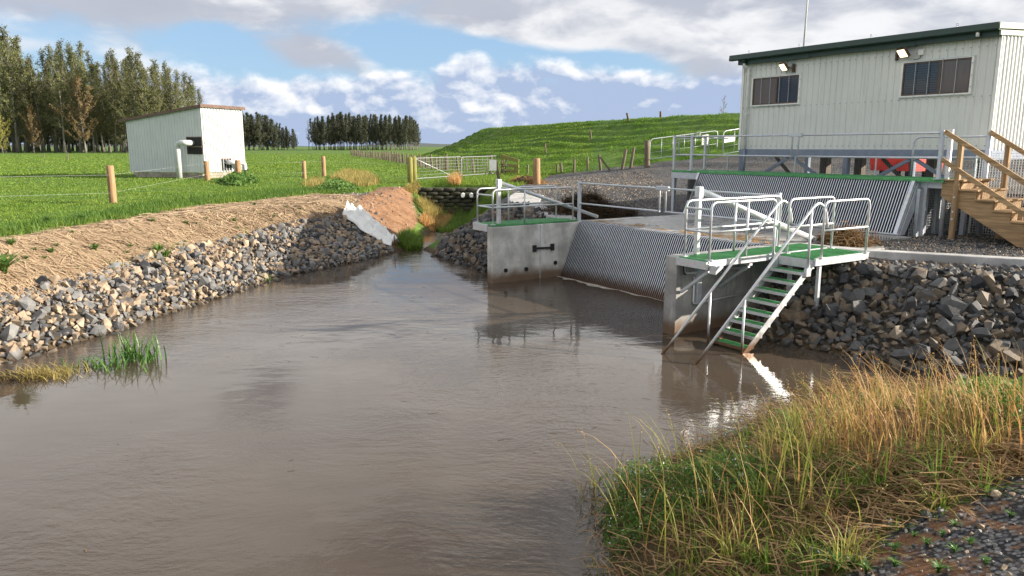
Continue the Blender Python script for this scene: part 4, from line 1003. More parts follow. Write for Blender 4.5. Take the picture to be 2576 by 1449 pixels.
lone_post('fence_post', 'thin post low on the grassy stopbank', 1373, 386, 361, .07, MT['oldpost'], u2=1371)
lone_post('fence_post', 'thin post halfway up the grassy stopbank', 1487, 351, 326, .07, MT['oldpost'], u2=1485)
lone_post('fence_post', 'leaning dark post on the crest of the stopbank', 1582, 306, 284, .10, MT['oldpost'], u2=1577)
lone_post('fence_post', 'upright dark post on the crest of the stopbank', 1662, 297, 280, .10, MT['oldpost'])
for (u, vb, vt) in ((170, 402, 386), (110, 396, 387), (700, 386, 381), (1000, 384, 379), (955, 385, 381)):
    lone_post('fence_post', 'tiny post far off in the green paddock', u, vb, vt, .09, MT['oldpost'], group='far paddock posts')
# tubular gates on the gravel
def pipe_gate(label, ul, vl, ur, vr, vtop, nb, sign=None):
    A = UT(ul, vl+8); zt = UY(ul, vtop, A[1])[2]-A[2]-.18
    B = UY(ur, vr, A[1]+ (1.5)); t_ = Th('tubular_gate', label, 'gate', A)
    zb_ = lambda f: A[2]+.18+(B[2]-A[2]-.0)*f
    P = lambda f, z_: (A[0]+(B[0]-A[0])*f, A[1]+(B[1]-A[1])*f, zb_(f)+z_)
    MB().tube(bend([P(0, 0), P(0, zt), P(1, zt), P(1, 0), P(0, 0)], .25, 5), .026, 8).build('frame', MT['galvd'], t_)
    for k in range(1, nb): MB().tube([P(k/nb, 0), P(k/nb, zt)], .013, 6).build('upright', MT['galvd'], t_)
    for hz in (.33, .66): MB().tube([P(0, zt*hz), P(1, zt*hz)], .008, 4).build('wire', MT['galvd'], t_)
    for (f0, f1, z0_, z1_, mat) in sign or ():
        m_ = MB(); a_, c_ = P(f0, 0), P(f1, 0); m_.add([(p[0], p[1]-dyy, p[2]+zz) for dyy in (.06, .09) for p, zz in ((a_, z0_), (c_, z0_), (c_, z1_), (a_, z1_))], [(3,2,1,0),(4,5,6,7),(0,1,5,4),(1,2,6,5),(2,3,7,6),(3,0,4,7)])
        so = m_.build('sign', mat, t_)
        if f1-f0 < .12:
            for q in range(4):
                zq = z0_+(z1_-z0_)*(.2+.2*q); m2 = MB(); fa, fb = f0+(f1-f0)*.12, f0+(f1-f0)*(.85 if q % 2 else .6)
                pa, pb = P(fa, zq), P(fb, zq); m2.bar((pa[0], pa[1]-.094, pa[2]), (pb[0], pb[1]-.094, pb[2]), .004, .035); m2.build('printed_line', MT['dark'], t_, so)
pipe_gate('long tubular gate with notice boards across the gravel track', 1634, 400, 1803, 385, 350, 6, [(.76, .86, .45, 1.05, MT['white']), (.68, .74, 1.05, 1.28, MT['palegreen'])])
pipe_gate('second tubular gate with a white board half hidden behind the building', 1817, 388, 1900, 381, 330, 3, [(.02, .34, .65, 1.0, MT['white'])])

# sign on leaning post by the drain
b_ = UT(1259, 462); t_ = UY(1247, 404, b_[1])
sg = Th('notice_board', 'blank white board on a leaning grey post beside the drain', 'sign', b_)
MB().bar((b_[0], b_[1], b_[2]-.3), t_, .16, .16, (0, 1, 0)).build('post', MT['oldpost'], sg)
tl = UY(1231, 402, b_[1]-.12); br = UY(1249, 429, b_[1]-.12)
MB().box(tl[0], br[0], b_[1]-.14, b_[1]-.11, br[2], tl[2]).build('board', MT['white'], sg)
# sandbag headwall at the drain
hw = Th('sandbag_headwall', 'shaded mossy sandbag headwall at the end of the narrow drain', 'headwall', (-3, 37.3, .3))
bagm = []
for k in range(3):
    bm = bmesh.new(); bmesh.ops.create_icosphere(bm, subdivisions=2, radius=1)
    for v in bm.verts:
        c = v.co; f = Vector([math.copysign(abs(q)**.6, q) for q in c]); v.co = Vector((f.x*.30, f.y*.18, f.z*.10))*(1+random.uniform(-.06, .06))
    me = bpy.data.meshes.new('sandbag'); bm.to_mesh(me); bm.free(); me.materials.append(MT['sandbag']); me.polygons.foreach_set('use_smooth', [True]*len(me.polygons)); bagm.append(me)
MB().box(-5.6, -.4, 37.62, 37.9, -.3, 1.40).build('backing', MT['dark'], hw)
for r_ in range(7):
    for k in range(9):
        o = bpy.data.objects.new('sandbag', bagm[(r_+k) % 3]); sc.collection.objects.link(o); o.parent = hw.e
        o.location = (-5.3+k*.56+(.28 if r_ % 2 else 0)+3, 37.45+r_*.02-37.3, .20+r_*.185-.3); o.rotation_euler = (random.uniform(-.06, .06), random.uniform(-.09, .09), random.uniform(-.15, .15))
for u in (1163, 1184):
    q = UY(u, 490, 37.2); MB().tube([(q[0], 37.55, q[2]), (q[0]+.05, 36.95, q[2]-.02)], .10, 12).single('culvert_pipe', MT['white'], 'white pipe end poking out of the dark sandbag headwall', 'pipe', (q[0], 37.2, q[2]-.1), group='white pipes in the headwall')

# ================================================================ trees
def leaf_tris(C, n, size, spread, g, nrm=None):
    """n random triangles round every centre"""
    P = np.repeat(C, n, 0)+g.normal(0, 1, (len(C)*n, 3))*spread
    a = g.normal(0, 1, P.shape)
    if nrm is not None:
        N = np.repeat(nrm, n, 0)+g.normal(0, .55, P.shape); N /= np.linalg.norm(N, axis=1, keepdims=True); a -= N*(a*N).sum(1, keepdims=True)
    a /= np.linalg.norm(a, axis=1, keepdims=True); b = g.normal(0, 1, P.shape) if nrm is None else np.cross(N, a); b -= a*(a*b).sum(1, keepdims=True); b /= np.linalg.norm(b, axis=1, keepdims=True)
    s = (size*(.6+.8*g.random(len(P))))[:, None]
    V = np.stack([P-a*s*.5-b*s*.3, P+a*s*.5-b*s*.3, P+b*s*.6], 1).reshape(-1, 3); return V
def tree_proto(seed, h=30., cs=.22, wd=4.0, dens=1., lean=.03, leafn=12, lsize=.33, flare=1.):
    g = np.random.default_rng(seed); tr = MB(); r0 = .0095*h; sc_ = h/30.
    ph = g.random()*6
    cx = lambda f: (lean*h*f*f+.012*h*math.sin(f*5+ph), .010*h*math.sin(f*4+ph*2))
    tr.tube([(*cx(f), f*h) for f in np.linspace(0, .99, 9)], [r0*1.9]+[r0*(1-f*.93) for f in np.linspace(.1, .99, 8)], 7)
    C = []; nl = int(64*dens); lob = g.random(5)*6.28
    for k in range(nl):
        f = cs+(.97-cs)*((k+g.random())/nl)**.9; t_ = (f-cs)/(1-cs); a = g.random()*6.283
        lump = 1+.42*math.sin(2*a+lob[0]+t_*7)+.30*math.sin(9*t_+lob[1]+a)
        L = max(.8*sc_, wd*flare*(1-t_)**.85*(.72+.28*min(1, t_*4))*(.55+.65*g.random())*lump)
        upw = .35+.5*t_+.3*g.random(); p0 = np.array((*cx(f), f*h)); d = np.array((math.cos(a), math.sin(a), upw))
        e = p0+d*L+np.array((lean*3.*L, 0, .35*L)); m = p0+d*L*.55
        tr.tube([tuple(p0), tuple(m), tuple(e)], [r0*.26, r0*.17, .025*sc_], 4, cap=False)
        nc = max(3, int(L/(.55*sc_)))
        for q in range(nc):
            s = .25+.75*(q+g.random())/nc; pt = (1-s)**2*p0+2*s*(1-s)*m+s*s*e; C.append(pt+g.normal(0, .22, 3)*sc_*(1+.5*s))
    C += [np.array((*cx(f), f*h)) for f in np.linspace(.86, 1.0, 6)]; C = np.array(C)
    nr = C-np.stack([np.array((*cx(min(max(q/h, 0), 1)), q-.9*sc_)) for q in C[:, 2]]); nr /= np.linalg.norm(nr, axis=1, keepdims=True)+1e-6
    V = leaf_tris(C, leafn, lsize*sc_**.6, np.array((.30, .30, .32))*sc_**.8, g, nr)
    return tr, V
MT['leafA'] = m_leaf('olive_foliage', (.100, .125, .042), (.205, .215, .078), (.19, .165, .07), .35, obr=.4)
MT['leafB'] = m_leaf('russet_foliage', (.15, .11, .045), (.25, .18, .075), None, .3, obr=.5)
MT['leafC'] = m_leaf('shaded_foliage', (.045, .060, .030), (.085, .10, .050), (.08, .075, .042), .25, obr=.5)  # shade of the far and back stands put into the leaf colour
MT['leafD'] = m_leaf('yellow_green_foliage', (.20, .20, .04), (.32, .29, .06), None, .3)
def mk_proto(seed, mat, **kw):
    tr, V = tree_proto(seed, **kw)
    tm = tr.mesh('trunk'); tm.materials.append(MT['bark'])
    o = npmesh('crown', V, np.arange(len(V)).reshape(-1, 3), mat); cm = o.data; bpy.data.objects.remove(o)
    return tm, cm, kw.get('h', 30.)
PA = [mk_proto(11+i, MT['leafA'], h=30., cs=c, wd=w_, dens=d, lean=l) for i, (c, w_, d, l) in enumerate(((.10, 5.4, 1.25, -.03), (.16, 4.6, 1.0, -.045), (.07, 5.8, 1.3, -.025), (.20, 4.2, .85, -.05), (.12, 5.0, 1.1, -.035)))]
PB = [mk_proto(31+i, MT['leafB'], h=18., cs=.12, wd=4.2, dens=1.2, lean=-.02, flare=1.1) for i in range(2)]
PCd = [mk_proto(51+i, MT['leafC'], h=22., cs=c, wd=w_, dens=d, lean=-.01, lsize=.42) for i, (c, w_, d) in enumerate(((.06, 4.8, 1.25), (.16, 3.9, 1.0), (.22, 3.5, .95), (.12, 4.3, 1.1)))]
PD = [mk_proto(71, MT['leafD'], h=14., cs=.06, wd=4.5, dens=1.3, lean=0.)]
def tree(proto, x_, y_, h, name, label, group=None, zoff=-.1, cat='tree', sxy=1.):
    tm, cm, h0_ = proto; s_ = h/h0_
    e = bpy.data.objects.new(name, None); sc.collection.objects.link(e); e.location = (x_, y_, th(x_, y_)+zoff); e.rotation_euler = (0, 0, random.uniform(-.7, .7)); e.scale = (s_*sxy, s_*sxy, s_)
    tagp(e, label, cat, group)
    for nm, me in (('trunk', tm), ('crown', cm)):
        o = bpy.data.objects.new(nm, me); sc.collection.objects.link(o); o.parent = e
def env(u, pts): return float(np.interp(u, [p[0] for p in pts], [p[1] for p in pts]))
LENV = [(-80, 90), (0, 105), (45, 66), (70, 80), (100, 125), (125, 130), (160, 98), (205, 100), (235, 105), (255, 150), (280, 120), (315, 128), (350, 122), (375, 135), (410, 140), (435, 160), (455, 175), (490, 170), (510, 200), (528, 240)]
def at_px(u, Y): d = ray(u, HOR); return d[0]/d[1]*Y
k = 0
for row, (Y0, du, lab) in enumerate(((196, 30, 0), (205, 34, 1), (217, 26, 1), (230, 24, 1))):
    u = -70+row*7
    while u < 524:
        uu = u+random.uniform(-6, 6); Y = Y0+random.uniform(-4, 4); vt = env(uu, LENV)-8+abs(random.gauss(0, 20))+(0 if row < 2 else 30)
        x_ = at_px(uu, Y); z0 = th(x_, Y); h = max(UY(uu, vt, Y)[2]-z0, 10)
        tree(PA[k % 5], x_, Y, h, 'tall_conifer', 'tall olive green conifer at the sunny edge of the stand behind the shed' if row == 0 else 'tall olive green conifer deep inside the stand behind the shed', 'front row of the tall stand' if row == 0 else 'inner trees of the tall stand', sxy=random.uniform(.85, 1.15))
        u += du; k += 1
u = -70
while u < 520:
    uu = u+random.uniform(-4, 4); Y = 246+random.uniform(-4, 4); x_ = at_px(uu, Y); z0 = th(x_, Y); vt = env(uu, LENV)+70+random.uniform(0, 40)
    tree(PCd[0], x_, Y, max(UY(uu, vt, Y)[2]-z0, 10), 'dark_conifer', 'dark low crowned conifer filling the back of the tall stand', 'back row of the tall stand', sxy=1.25); u += 15
for (u, Y, vt, pr, nm, lab) in ((86, 189, 262, PB[0], 'russet_tree', 'bushy russet brown tree low in front of the tall stand'), (212, 190, 190, PB[1], 'russet_tree', 'tall russet tree with a pale trunk in front of the stand'), (4, 186, 272, PD[0], 'yellow_green_tree', 'bright yellow green bushy tree before the tall stand')):
    x_ = at_px(u, Y); z0 = th(x_, Y); tree(pr, x_, Y, UY(u, vt, Y)[2]-z0, nm, lab)
MENV = [(560, 278), (620, 279), (650, 282), (680, 290), (700, 300), (720, 316), (748, 330)]
for row, (Y0, du) in enumerate(((290, 14), (299, 12), (309, 12))):
    u = 585+row*4
    while u < 748:
        uu = u+random.uniform(-3, 3); Y = Y0+random.uniform(-3, 3); vt = env(uu, MENV)-2+abs(random.gauss(0, 9)); x_ = at_px(uu, Y); z0 = th(x_, Y)
        tree(PCd[0 if row == 0 else random.randrange(4)], x_, Y, UY(uu, vt, Y)[2]-z0, 'dark_conifer', 'dark conifer in the dense far stand beside the sunlit end of the shed', 'far stand beside the shed'); u += du
CENV = [(780, 300), (820, 292), (860, 283), (900, 290), (960, 291), (1000, 293), (1035, 290), (1056, 312)]
for row, (Y0, du) in enumerate(((300, 15), (308, 13), (316, 12), (324, 11), (333, 11))):
    u = 786+row*3
    while u < 1055:
        uu = u+random.uniform(-3, 3); Y = Y0+random.uniform(-3, 3); vt = env(uu, CENV)-4+abs(random.gauss(0, 11)); x_ = at_px(uu, Y); z0 = th(x_, Y)
        tree(PCd[random.choice((1, 2, 2, 3))], x_, Y, UY(uu, vt, Y)[2]-z0, 'dark_conifer', 'slim dark conifer in the far clump standing alone on the paddock', 'far clump on the paddock', sxy=.9); u += du
def bare(seed, h, n=26):
    g = random.Random(seed); m_ = MB(); m_.tube([(0, 0, 0), (.01*h, 0, h*.5), (0, 0, h)], [.014*h, .009*h, .002*h], 6)
    def br(p, d, L, r, lv):
        q = p+d*L; m_.tube([p, (p+q)/2+Vector((0, 0, .03*L)), q], [r, r*.7, r*.3], 4, cap=False)
        if lv:
            for _ in range(4):
                d2 = (d+Vector((g.uniform(-.7, .7), g.uniform(-.7, .7), g.uniform(-.1, .6)))).normalized(); br(p+d*L*g.uniform(.4, .95), d2, L*.5, r*.5, lv-1)
    for i in range(n):
        f = .18+.8*i/n; a = g.random()*6.28; br(Vector((0, 0, f*h)), Vector((math.cos(a), math.sin(a), .5+f)).normalized(), h*.16*(1.25-f), .004*h, 2)
    return m_
Y = 300; x_ = at_px(777, Y); z0 = th(x_, Y); o = bare(3, UY(777, 302, Y)[2]-z0, 34).single('bare_tree', MT['bark'], 'leafless pale tree standing at the end of the far dark clump', 'tree', (0, 0, 0)); o.location = (x_, Y, z0-.1)
Y = 110; x_ = at_px(1815, Y); z0 = th(x_, Y); o = bare(5, UY(1815, 238, Y)[2]-z0, 22).single('bare_tree', MT['bark'], 'leafless pinkish tree showing above the stopbank beside the building', 'tree', (0, 0, 0)); o.location = (x_, Y, z0-.1)
hm = MB(); n_ = 90
hp_ = []
for i in range(n_+1):
    a = R(-60+120*i/n_); rr = 5200; hz = 26+18*math.sin(i*.31)+14*math.sin(i*.83+1)
    hp_ += [(rr*math.sin(a), rr*math.cos(a), -2), (rr*math.sin(a)*1.04, rr*math.cos(a)*1.04, max(hz, 6)), (rr*math.sin(a)*1.12, rr*math.cos(a)*1.12, -2)]
hm.add(hp_, [(3*i+q, 3*i+3+q, 3*i+4+q, 3*i+1+q) for i in range(n_) for q in (0, 1)], True)
tagp(hm.build('hills', simple('far_hills', (.06, .08, .07), .95)), kind='structure')

# ================================================================ rock riprap
def hull_rock(seed):
    g = random.Random(seed); bm = bmesh.new(); s = (1, g.uniform(.62, .85), g.uniform(.48, .72))
    for _ in range(13):
        v = Vector((g.gauss(0, 1), g.gauss(0, 1), g.gauss(0, 1))).normalized()*g.uniform(.82, 1.0); bm.verts.new((v.x*s[0]*.5, v.y*s[1]*.5, v.z*s[2]*.5))
    r_ = bmesh.ops.convex_hull(bm, input=bm.verts); bmesh.ops.delete(bm, geom=[v for v in bm.verts if not v.link_faces], context='VERTS')
    bmesh.ops.triangulate(bm, faces=bm.faces); bm.normal_update()
    me = bpy.data.meshes.new('stone'); bm.to_mesh(me); bm.free()
    V = np.array([v.co[:] for v in me.vertices]); Fc = np.array([p.vertices[:] for p in me.polygons]); me.materials.append(MT['rockO'])
    return me, V, Fc
ROCKS = [hull_rock(100+i) for i in range(16)]
def rotm(g):
    q = g.normal(0, 1, 4); q /= np.linalg.norm(q); w_, x_, y_, z_ = q
    return np.array([[1-2*(y_*y_+z_*z_), 2*(x_*y_-z_*w_), 2*(x_*z_+y_*w_)], [2*(x_*y_+z_*w_), 1-2*(x_*x_+z_*z_), 2*(y_*z_-x_*w_)], [2*(x_*z_-y_*w_), 2*(y_*z_+x_*w_), 1-2*(x_*x_+y_*y_)]])
def join_rocks(name, items, mat, par=None, org=(0, 0, 0)):
    Vs, Fs, n = [], [], 0
    for k, p, s, Rm in items:
        V = ROCKS[k][1]*s@Rm.T+np.array(p)-np.array(org); Vs.append(V); Fs.append(ROCKS[k][2]+n); n += len(V)
    o = npmesh(name, np.vstack(Vs), np.vstack(Fs), mat); o['kind'] = 'stuff'
    if par: o.parent = par
    return o
def darts(P, n, dmin, g, extra=None):
    lo, hi = P.min(0), P.max(0); pts = []; cell = {}
    C = g.random((n, 2))*(hi-lo)+lo; C = C[pdist(C[:, 0], C[:, 1], P) < 0]
    for c in C:
        d_ = dmin*(.75+.5*g.random()); k = (int(c[0]/dmin), int(c[1]/dmin)); ok = True
        for i in (-1, 0, 1):
            for j in (-1, 0, 1):
                for q in cell.get((k[0]+i, k[1]+j), ()):
                    if (q[0]-c[0])**2+(q[1]-c[1])**2 < d_*d_: ok = False; break
        if ok: cell.setdefault(k, []).append(c); pts.append(c)
    return np.array(pts)
def riprap(label, polys, dmin, smin, smax, seed, tries=60000, lift=.25, maxparts=300, zmax=9., mo=None, ms=None):
    g = np.random.default_rng(seed); pts = np.vstack([darts(P, tries, dmin, g) for P in polys]); zz = TH(pts[:, 0], pts[:, 1]); keep = zz > -.22; pts, zz = pts[keep], zz[keep]
    c = (pts[:, 0].mean(), pts[:, 1].mean(), 0.); t_ = Th('riprap', label, 'riprap', c)
    items = []
    for (x_, y_), z_ in zip(pts, zz):
        s = smin+(smax-smin)*g.random()**1.8; items.append((int(g.integers(16)), (x_, y_, min(z_+s*lift*g.uniform(.2, 1.), zmax-s*.28)), s, rotm(g)))
    mo = mo or MT['rockO']; ms = ms or MT['rockS']
    items.sort(key=lambda q: -q[2]/math.hypot(q[1][0], q[1][1]))
    for k, p, s, Rm in items[:maxparts]:
        o = bpy.data.objects.new('stone', ROCKS[k][0]); sc.collection.objects.link(o); o.parent = t_.e
        if mo is not MT['rockO']: o.material_slots[0].link = 'OBJECT'; o.material_slots[0].material = mo
        o.location = (p[0]-c[0], p[1]-c[1], p[2]); o.rotation_euler = Matrix(Rm.tolist()).to_euler(); o.scale = (s, s, s)
    rest = items[maxparts:]
    # smaller stones filling between
    f = np.vstack([darts(P, tries, dmin*.55, g) for P in polys]); fz = TH(f[:, 0], f[:, 1])
    for (x_, y_), z_ in zip(f, fz):
        if z_ > -.2: s = smin*(.6+.6*g.random()); rest.append((int(g.integers(16)), (x_, y_, min(z_+.03, zmax-s*.3)), s, rotm(g)))
    join_rocks('small_stones', rest, ms, t_.e, c)
    return items
riprap('long bank of grey and tan quarry rock along the paddock side of the pond', [Z_RIP], .185, .17, .42, 1, 90000)
riprap('bank of big shaded blue grey rocks below the kerb beside the steel stairs', [RR_], .20, .20, .54, 2, 60000, zmax=1.32, mo=MT['rockOd'], ms=MT['rockSd'])
RM = poly_px([(1232,552),(1240,700),(1150,672),(1088,645),(1105,612),(1140,588),(1190,560)])
RM2 = poly_px([(1200,556),(1262,520),(1300,516),(1345,531),(1400,551),(1300,556)])
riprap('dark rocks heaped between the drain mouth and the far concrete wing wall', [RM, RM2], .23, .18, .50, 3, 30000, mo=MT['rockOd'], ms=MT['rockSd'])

# loose gravel, foreground and yard
g = np.random.default_rng(5); it = []
c = darts(Z_FGG, 30000, .05, g); c = c[(np.hypot(c[:, 0], c[:, 1]) > 2.) & (np.hypot(c[:, 0], c[:, 1]) < 9) & (vnoise(c[:, 0], c[:, 1], 1.3, 5) > -.55)][:9000]; z_ = TH(c[:, 0], c[:, 1])
for p, q in zip(c, z_): s = .025+.05*g.random()**2.2; it.append((int(g.integers(16)), (p[0], p[1], q+s*.15), s, rotm(g)))
for u, v, s in ((2050,1395,.11),(2075,1405,.09),(2140,1350,.12),(2180,1335,.09),(2330,1300,.10),(2370,1290,.08),(2105,1375,.08),(2240,1325,.10),(2460,1330,.08),(2420,1300,.09),(2500,1250,.09),(2170,1415,.09)):
    p = UT(u, v); it.append((int(g.integers(16)), (p[0], p[1], p[2]+s*.2), s*1.25, rotm(g)))
join_rocks('loose_gravel', it, MT['rockS'])
it = []
YP = np.array([Wl(a, b)[:2] for a, b in ((7.6, 4.0), (9.9, 5.2), (14, 7.5), (14, 9), (7.2, 9.2), (6.9, 7.2), (6.9, 5.5))])
c = darts(YP, 30000, .06, g); z_ = TH(c[:, 0], c[:, 1])
for p, q in zip(c[:4500], z_): s = .03+.05*g.random()**2; it.append((int(g.integers(16)), (p[0], p[1], q+s*.2), s, rotm(g)))
YQ = poly_px([(1300,505),(1400,450),(1640,425),(1680,520),(1480,535),(1400,525)])
c = darts(YQ, 40000, .11, g); z_ = TH(c[:, 0], c[:, 1])
for p, q in zip(c[:5000], z_): s = .05+.06*g.random()**2; it.append((int(g.integers(16)), (p[0], p[1], q+s*.15), s, rotm(g)))
join_rocks('yard_gravel', it, MT['rockS'])
it = []
c = darts(Z_GRIT, 9000, .14, g); z_ = TH(c[:, 0], c[:, 1])
for p, q in zip(c[:900], z_): s = .04+.14*g.random()**4; it.append((int(g.integers(16)), (p[0], p[1], q+s*.2), s, rotm(g)))
c = darts(Z_SOIL, 240, .05, g); z_ = TH(c[:, 0], c[:, 1])
for p, q in zip(c[:260], z_): s = .04+.16*g.random()**4; it.append((int(g.integers(16)), (p[0], p[1], q+s*.15), s, rotm(g)))
join_rocks('scattered_stones', it, MT['rockS'])

# ================================================================ blades
def blades(X, Y, Zb, h, w_, bendv, g, yaw=None, lean=None, seg=2):
    """arched strips; arrays per blade"""
    n = len(X); yaw = g.random(n)*6.283 if yaw is None else yaw
    dx_, dy_ = np.cos(yaw), np.sin(yaw); sx_, sy_ = -dy_, dx_
    if seg == 1:
        V = np.empty((n, 3, 3)); 
        for i, s in enumerate((-1, 1)): V[:, i] = np.stack([X+sx_*w_*s/2, Y+sy_*w_*s/2, Zb], 1)
        V[:, 2] = np.stack([X+dx_*h*bendv, Y+dy_*h*bendv, Zb+h*np.sqrt(np.clip(1-bendv**2, .05, 1))], 1)
        return V.reshape(-1, 3), np.arange(3*n).reshape(-1, 3)
    V = np.empty((n, 2*seg+1, 3)); fs = []
    for k in range(seg+1):
        t_ = k/seg; off = h*bendv*t_**1.9; up_ = h*(t_-.55*np.abs(bendv)*t_**2.6); ww = w_*(1-t_*.75)/2
        if k < seg:
            V[:, 2*k] = np.stack([X+dx_*off-sx_*ww, Y+dy_*off-sy_*ww, Zb+up_], 1); V[:, 2*k+1] = np.stack([X+dx_*off+sx_*ww, Y+dy_*off+sy_*ww, Zb+up_], 1)
        else: V[:, 2*seg] = np.stack([X+dx_*off, Y+dy_*off, Zb+up_], 1)
    for k in range(seg-1): fs += [(2*k, 2*k+1, 2*k+3), (2*k, 2*k+3, 2*k+2)]
    fs.append((2*seg-2, 2*seg-1, 2*seg)); fs = np.array(fs)
    Fc = (fs[None]+(np.arange(n)*(2*seg+1))[:, None, None]).reshape(-1, 3); return V.reshape(-1, 3), Fc
def stuff(name, parts, mat, kind='stuff'):
    n = 0; Vs, Fs = [], []
    for V, Fc in parts: Vs.append(V); Fs.append(Fc+n); n += len(V)
    o = npmesh(name, np.vstack(Vs), np.vstack(Fs), mat)
    if kind: o['kind'] = kind
    return o
MT['grass'] = m_leaf('pasture_grass_blade', (.095, .180, .022), (.22, .33, .048), (.19, .24, .038), .45)
MT['grassd'] = m_leaf('stopbank_grass_blade', (.075, .165, .018), (.17, .29, .035), None, .4)
MT['dry'] = m_leaf('dry_grass_blade', (.38, .20, .06), (.66, .44, .19), (.44, .19, .05), .4)
MT['thatch'] = m_leaf('dead_thatch_blade', (.13, .075, .032), (.36, .23, .11), None, .15, .9)
MT['gold'] = m_leaf('golden_grass_blade', (.30, .24, .06), (.44, .34, .12), (.22, .22, .05), .35)
MT['fgreen'] = m_leaf('long_green_grass_blade', (.070, .15, .024), (.19, .28, .040), (.13, .21, .03), .45)
MT['strawm'] = m_leaf('straw_strand', (.20, .125, .070), (.56, .42, .27), (.30, .20, .12), .1, .8)
MT['herb'] = m_leaf('herb_leaf', (.07, .15, .03), (.15, .25, .05), None, .35)
MT['gold2'] = m_leaf('yellowing_grass_blade', (.15, .19, .030), (.40, .36, .09), (.22, .24, .04), .45)
MT['brownw'] = m_leaf('dead_weed', (.035, .022, .012), (.10, .062, .030), None, .1, .9)
MT['edgeg'] = m_leaf('tall_pasture_grass_blade', (.055, .125, .018), (.13, .23, .035), (.10, .17, .02), .4)
MT['reed'] = m_leaf('reed_leaf', (.06, .16, .03), (.16, .28, .07), None, .35, .4)

g = np.random.default_rng(9)
def allgrass(X, Y):
    d, _, _ = water_d(X, Y); ok = d > .9
    for P in (Z_STRAW, Z_SOIL, Z_GRAV, Z_FGG, Z_RIP, Z_GRIT, Z_DRN): ok &= pdist(X, Y, P) > g.normal(0.02, .10, len(X))+.22*vnoise(X, Y, 1.7, 15)
    a, b = toL(X, Y); ok &= ~((a > -2) & (a < 14) & (b > 1) & (b < 16))
    sx_, sy_ = X-c2[0], Y-c2[1]; lx = sx_*SH.c+sy_*SH.s; ly = -sx_*SH.s+sy_*SH.c; ok &= ~((lx > -.1) & (lx < LX) & (ly > -.1) & (ly < LY))
    return ok
# paddock
n = 390000; r_ = np.exp(g.uniform(math.log(13.), math.log(190.), n)); a_ = np.radians(g.uniform(-46, 6, n)); X, Y = r_*np.sin(a_), r_*np.cos(a_)
ok = allgrass(X, Y); X, Y, r_ = X[ok], Y[ok], r_[ok]; Z = TH(X, Y)
lev = levee(X, Y)
edge = np.clip(1-(np.minimum(pdist(X, Y, Z_STRAW), pdist(X, Y, Z_GRIT)))/2.2, 0, 1)
tuf = np.clip(vnoise(X, Y, .8, 7)*.8+.5, .1, 1.3)
h = (.055+.10*tuf*g.random(len(X))+.34*edge*g.random(len(X))*tuf)*np.where(r_ > 60, 1.1, 1.)
wdt = np.clip(r_*.0011, .012, .11)
nr_ = r_ < 55
stuff('pasture_grass', [blades(X[nr_], Y[nr_], Z[nr_]-.01, h[nr_], wdt[nr_], g.uniform(.1, .8, nr_.sum()), g, seg=2), blades(X[~nr_], Y[~nr_], Z[~nr_]-.01, h[~nr_]*1.0, wdt[~nr_]*1.6, g.uniform(.1, .8, (~nr_).sum()), g, seg=1)], MT['grass'])
# stopbank: long grass lying in tussocks
n = 150000; r_ = np.exp(g.uniform(math.log(38.), math.log(135.), n)); a_ = np.radians(g.uniform(-7, 18.5, n)); X, Y = r_*np.sin(a_), r_*np.cos(a_)
ok = allgrass(X, Y); X, Y, r_ = X[ok], Y[ok], r_[ok]; lv = levee(X, Y); ok = lv > .02; X, Y, r_ = X[ok], Y[ok], r_[ok]; Z = TH(X, Y)
tuf = np.clip(vnoise(X, Y, 1.1, 11)+.5, 0, 1.5)
stuff('stopbank_grass', [blades(X, Y, Z-.02, (.06+.13*tuf)*(.5+g.random(len(X))*.7), np.clip(r_*.0010, .04, .12), g.uniform(.3, .9, len(X)), g, yaw=g.normal(math.pi*1.15, .7, len(X)), seg=1)], MT['grassd'])
# right of the drain, by the gate
n = 26000; Pg = poly_px([(1040,462),(1258,442),(1330,440),(1400,434),(1380,443),(1300,470),(1215,470),(1060,474)]); X, Y = (g.random((n, 2))*(Pg.max(0)-Pg.min(0))+Pg.min(0)).T; ok = (pdist(X, Y, Pg) < 0); X, Y = X[ok], Y[ok]
stuff('gateway_grass', [blades(X, Y, TH(X, Y)-.01, .08+.22*g.random(len(X))**2, np.full(len(X), .04), g.uniform(.1, .8, len(X)), g, seg=1)], MT['grass'])
# drain: green, golden and brown grass
def patch(name, px, n, h0, h1, w_, mat, bendr=(.1, .8), seg=2, hpow=1.):
    P = poly_px(px); X, Y = (g.random((n, 2))*(P.max(0)-P.min(0))+P.min(0)).T; ok = pdist(X, Y, P) < 0; X, Y = X[ok], Y[ok]
    return stuff(name, [blades(X, Y, np.maximum(TH(X, Y), -.05)-.01, h0+(h1-h0)*g.random(len(X))**hpow, np.full(len(X), w_), g.uniform(*bendr, len(X)), g, seg=seg)], mat)
patch('drain_grass', [(1040,490),(1065,545),(1110,585),(1200,545),(1290,490),(1200,478)], 22000, .10, .42, .03, MT['fgreen'])
patch('golden_drain_grass', [(1050,515),(1075,550),(1100,562),(1115,530),(1090,500)], 5200, .35, .75, .03, MT['gold'])
patch('brown_drain_grass', [(1055,560),(1085,582),(1120,575),(1140,550),(1100,545)], 5000, .20, .45, .03, MT['dry'])
patch('drain_mouth_tuft', [(1000,612),(1025,632),(1058,630),(1062,600),(1030,594)], 4200, .25, .55, .025, MT['fgreen'])
patch('bank_top_dry_grass', [(830,452),(870,432),(930,440),(960,462),(930,470),(890,470),(850,462)], 9000, .25, .60, .03, MT['gold'], hpow=.8)
patch('bank_top_dry_grass', [(760,468),(790,452),(815,455),(820,472),(780,478)], 2500, .2, .5, .03, MT['gold'])
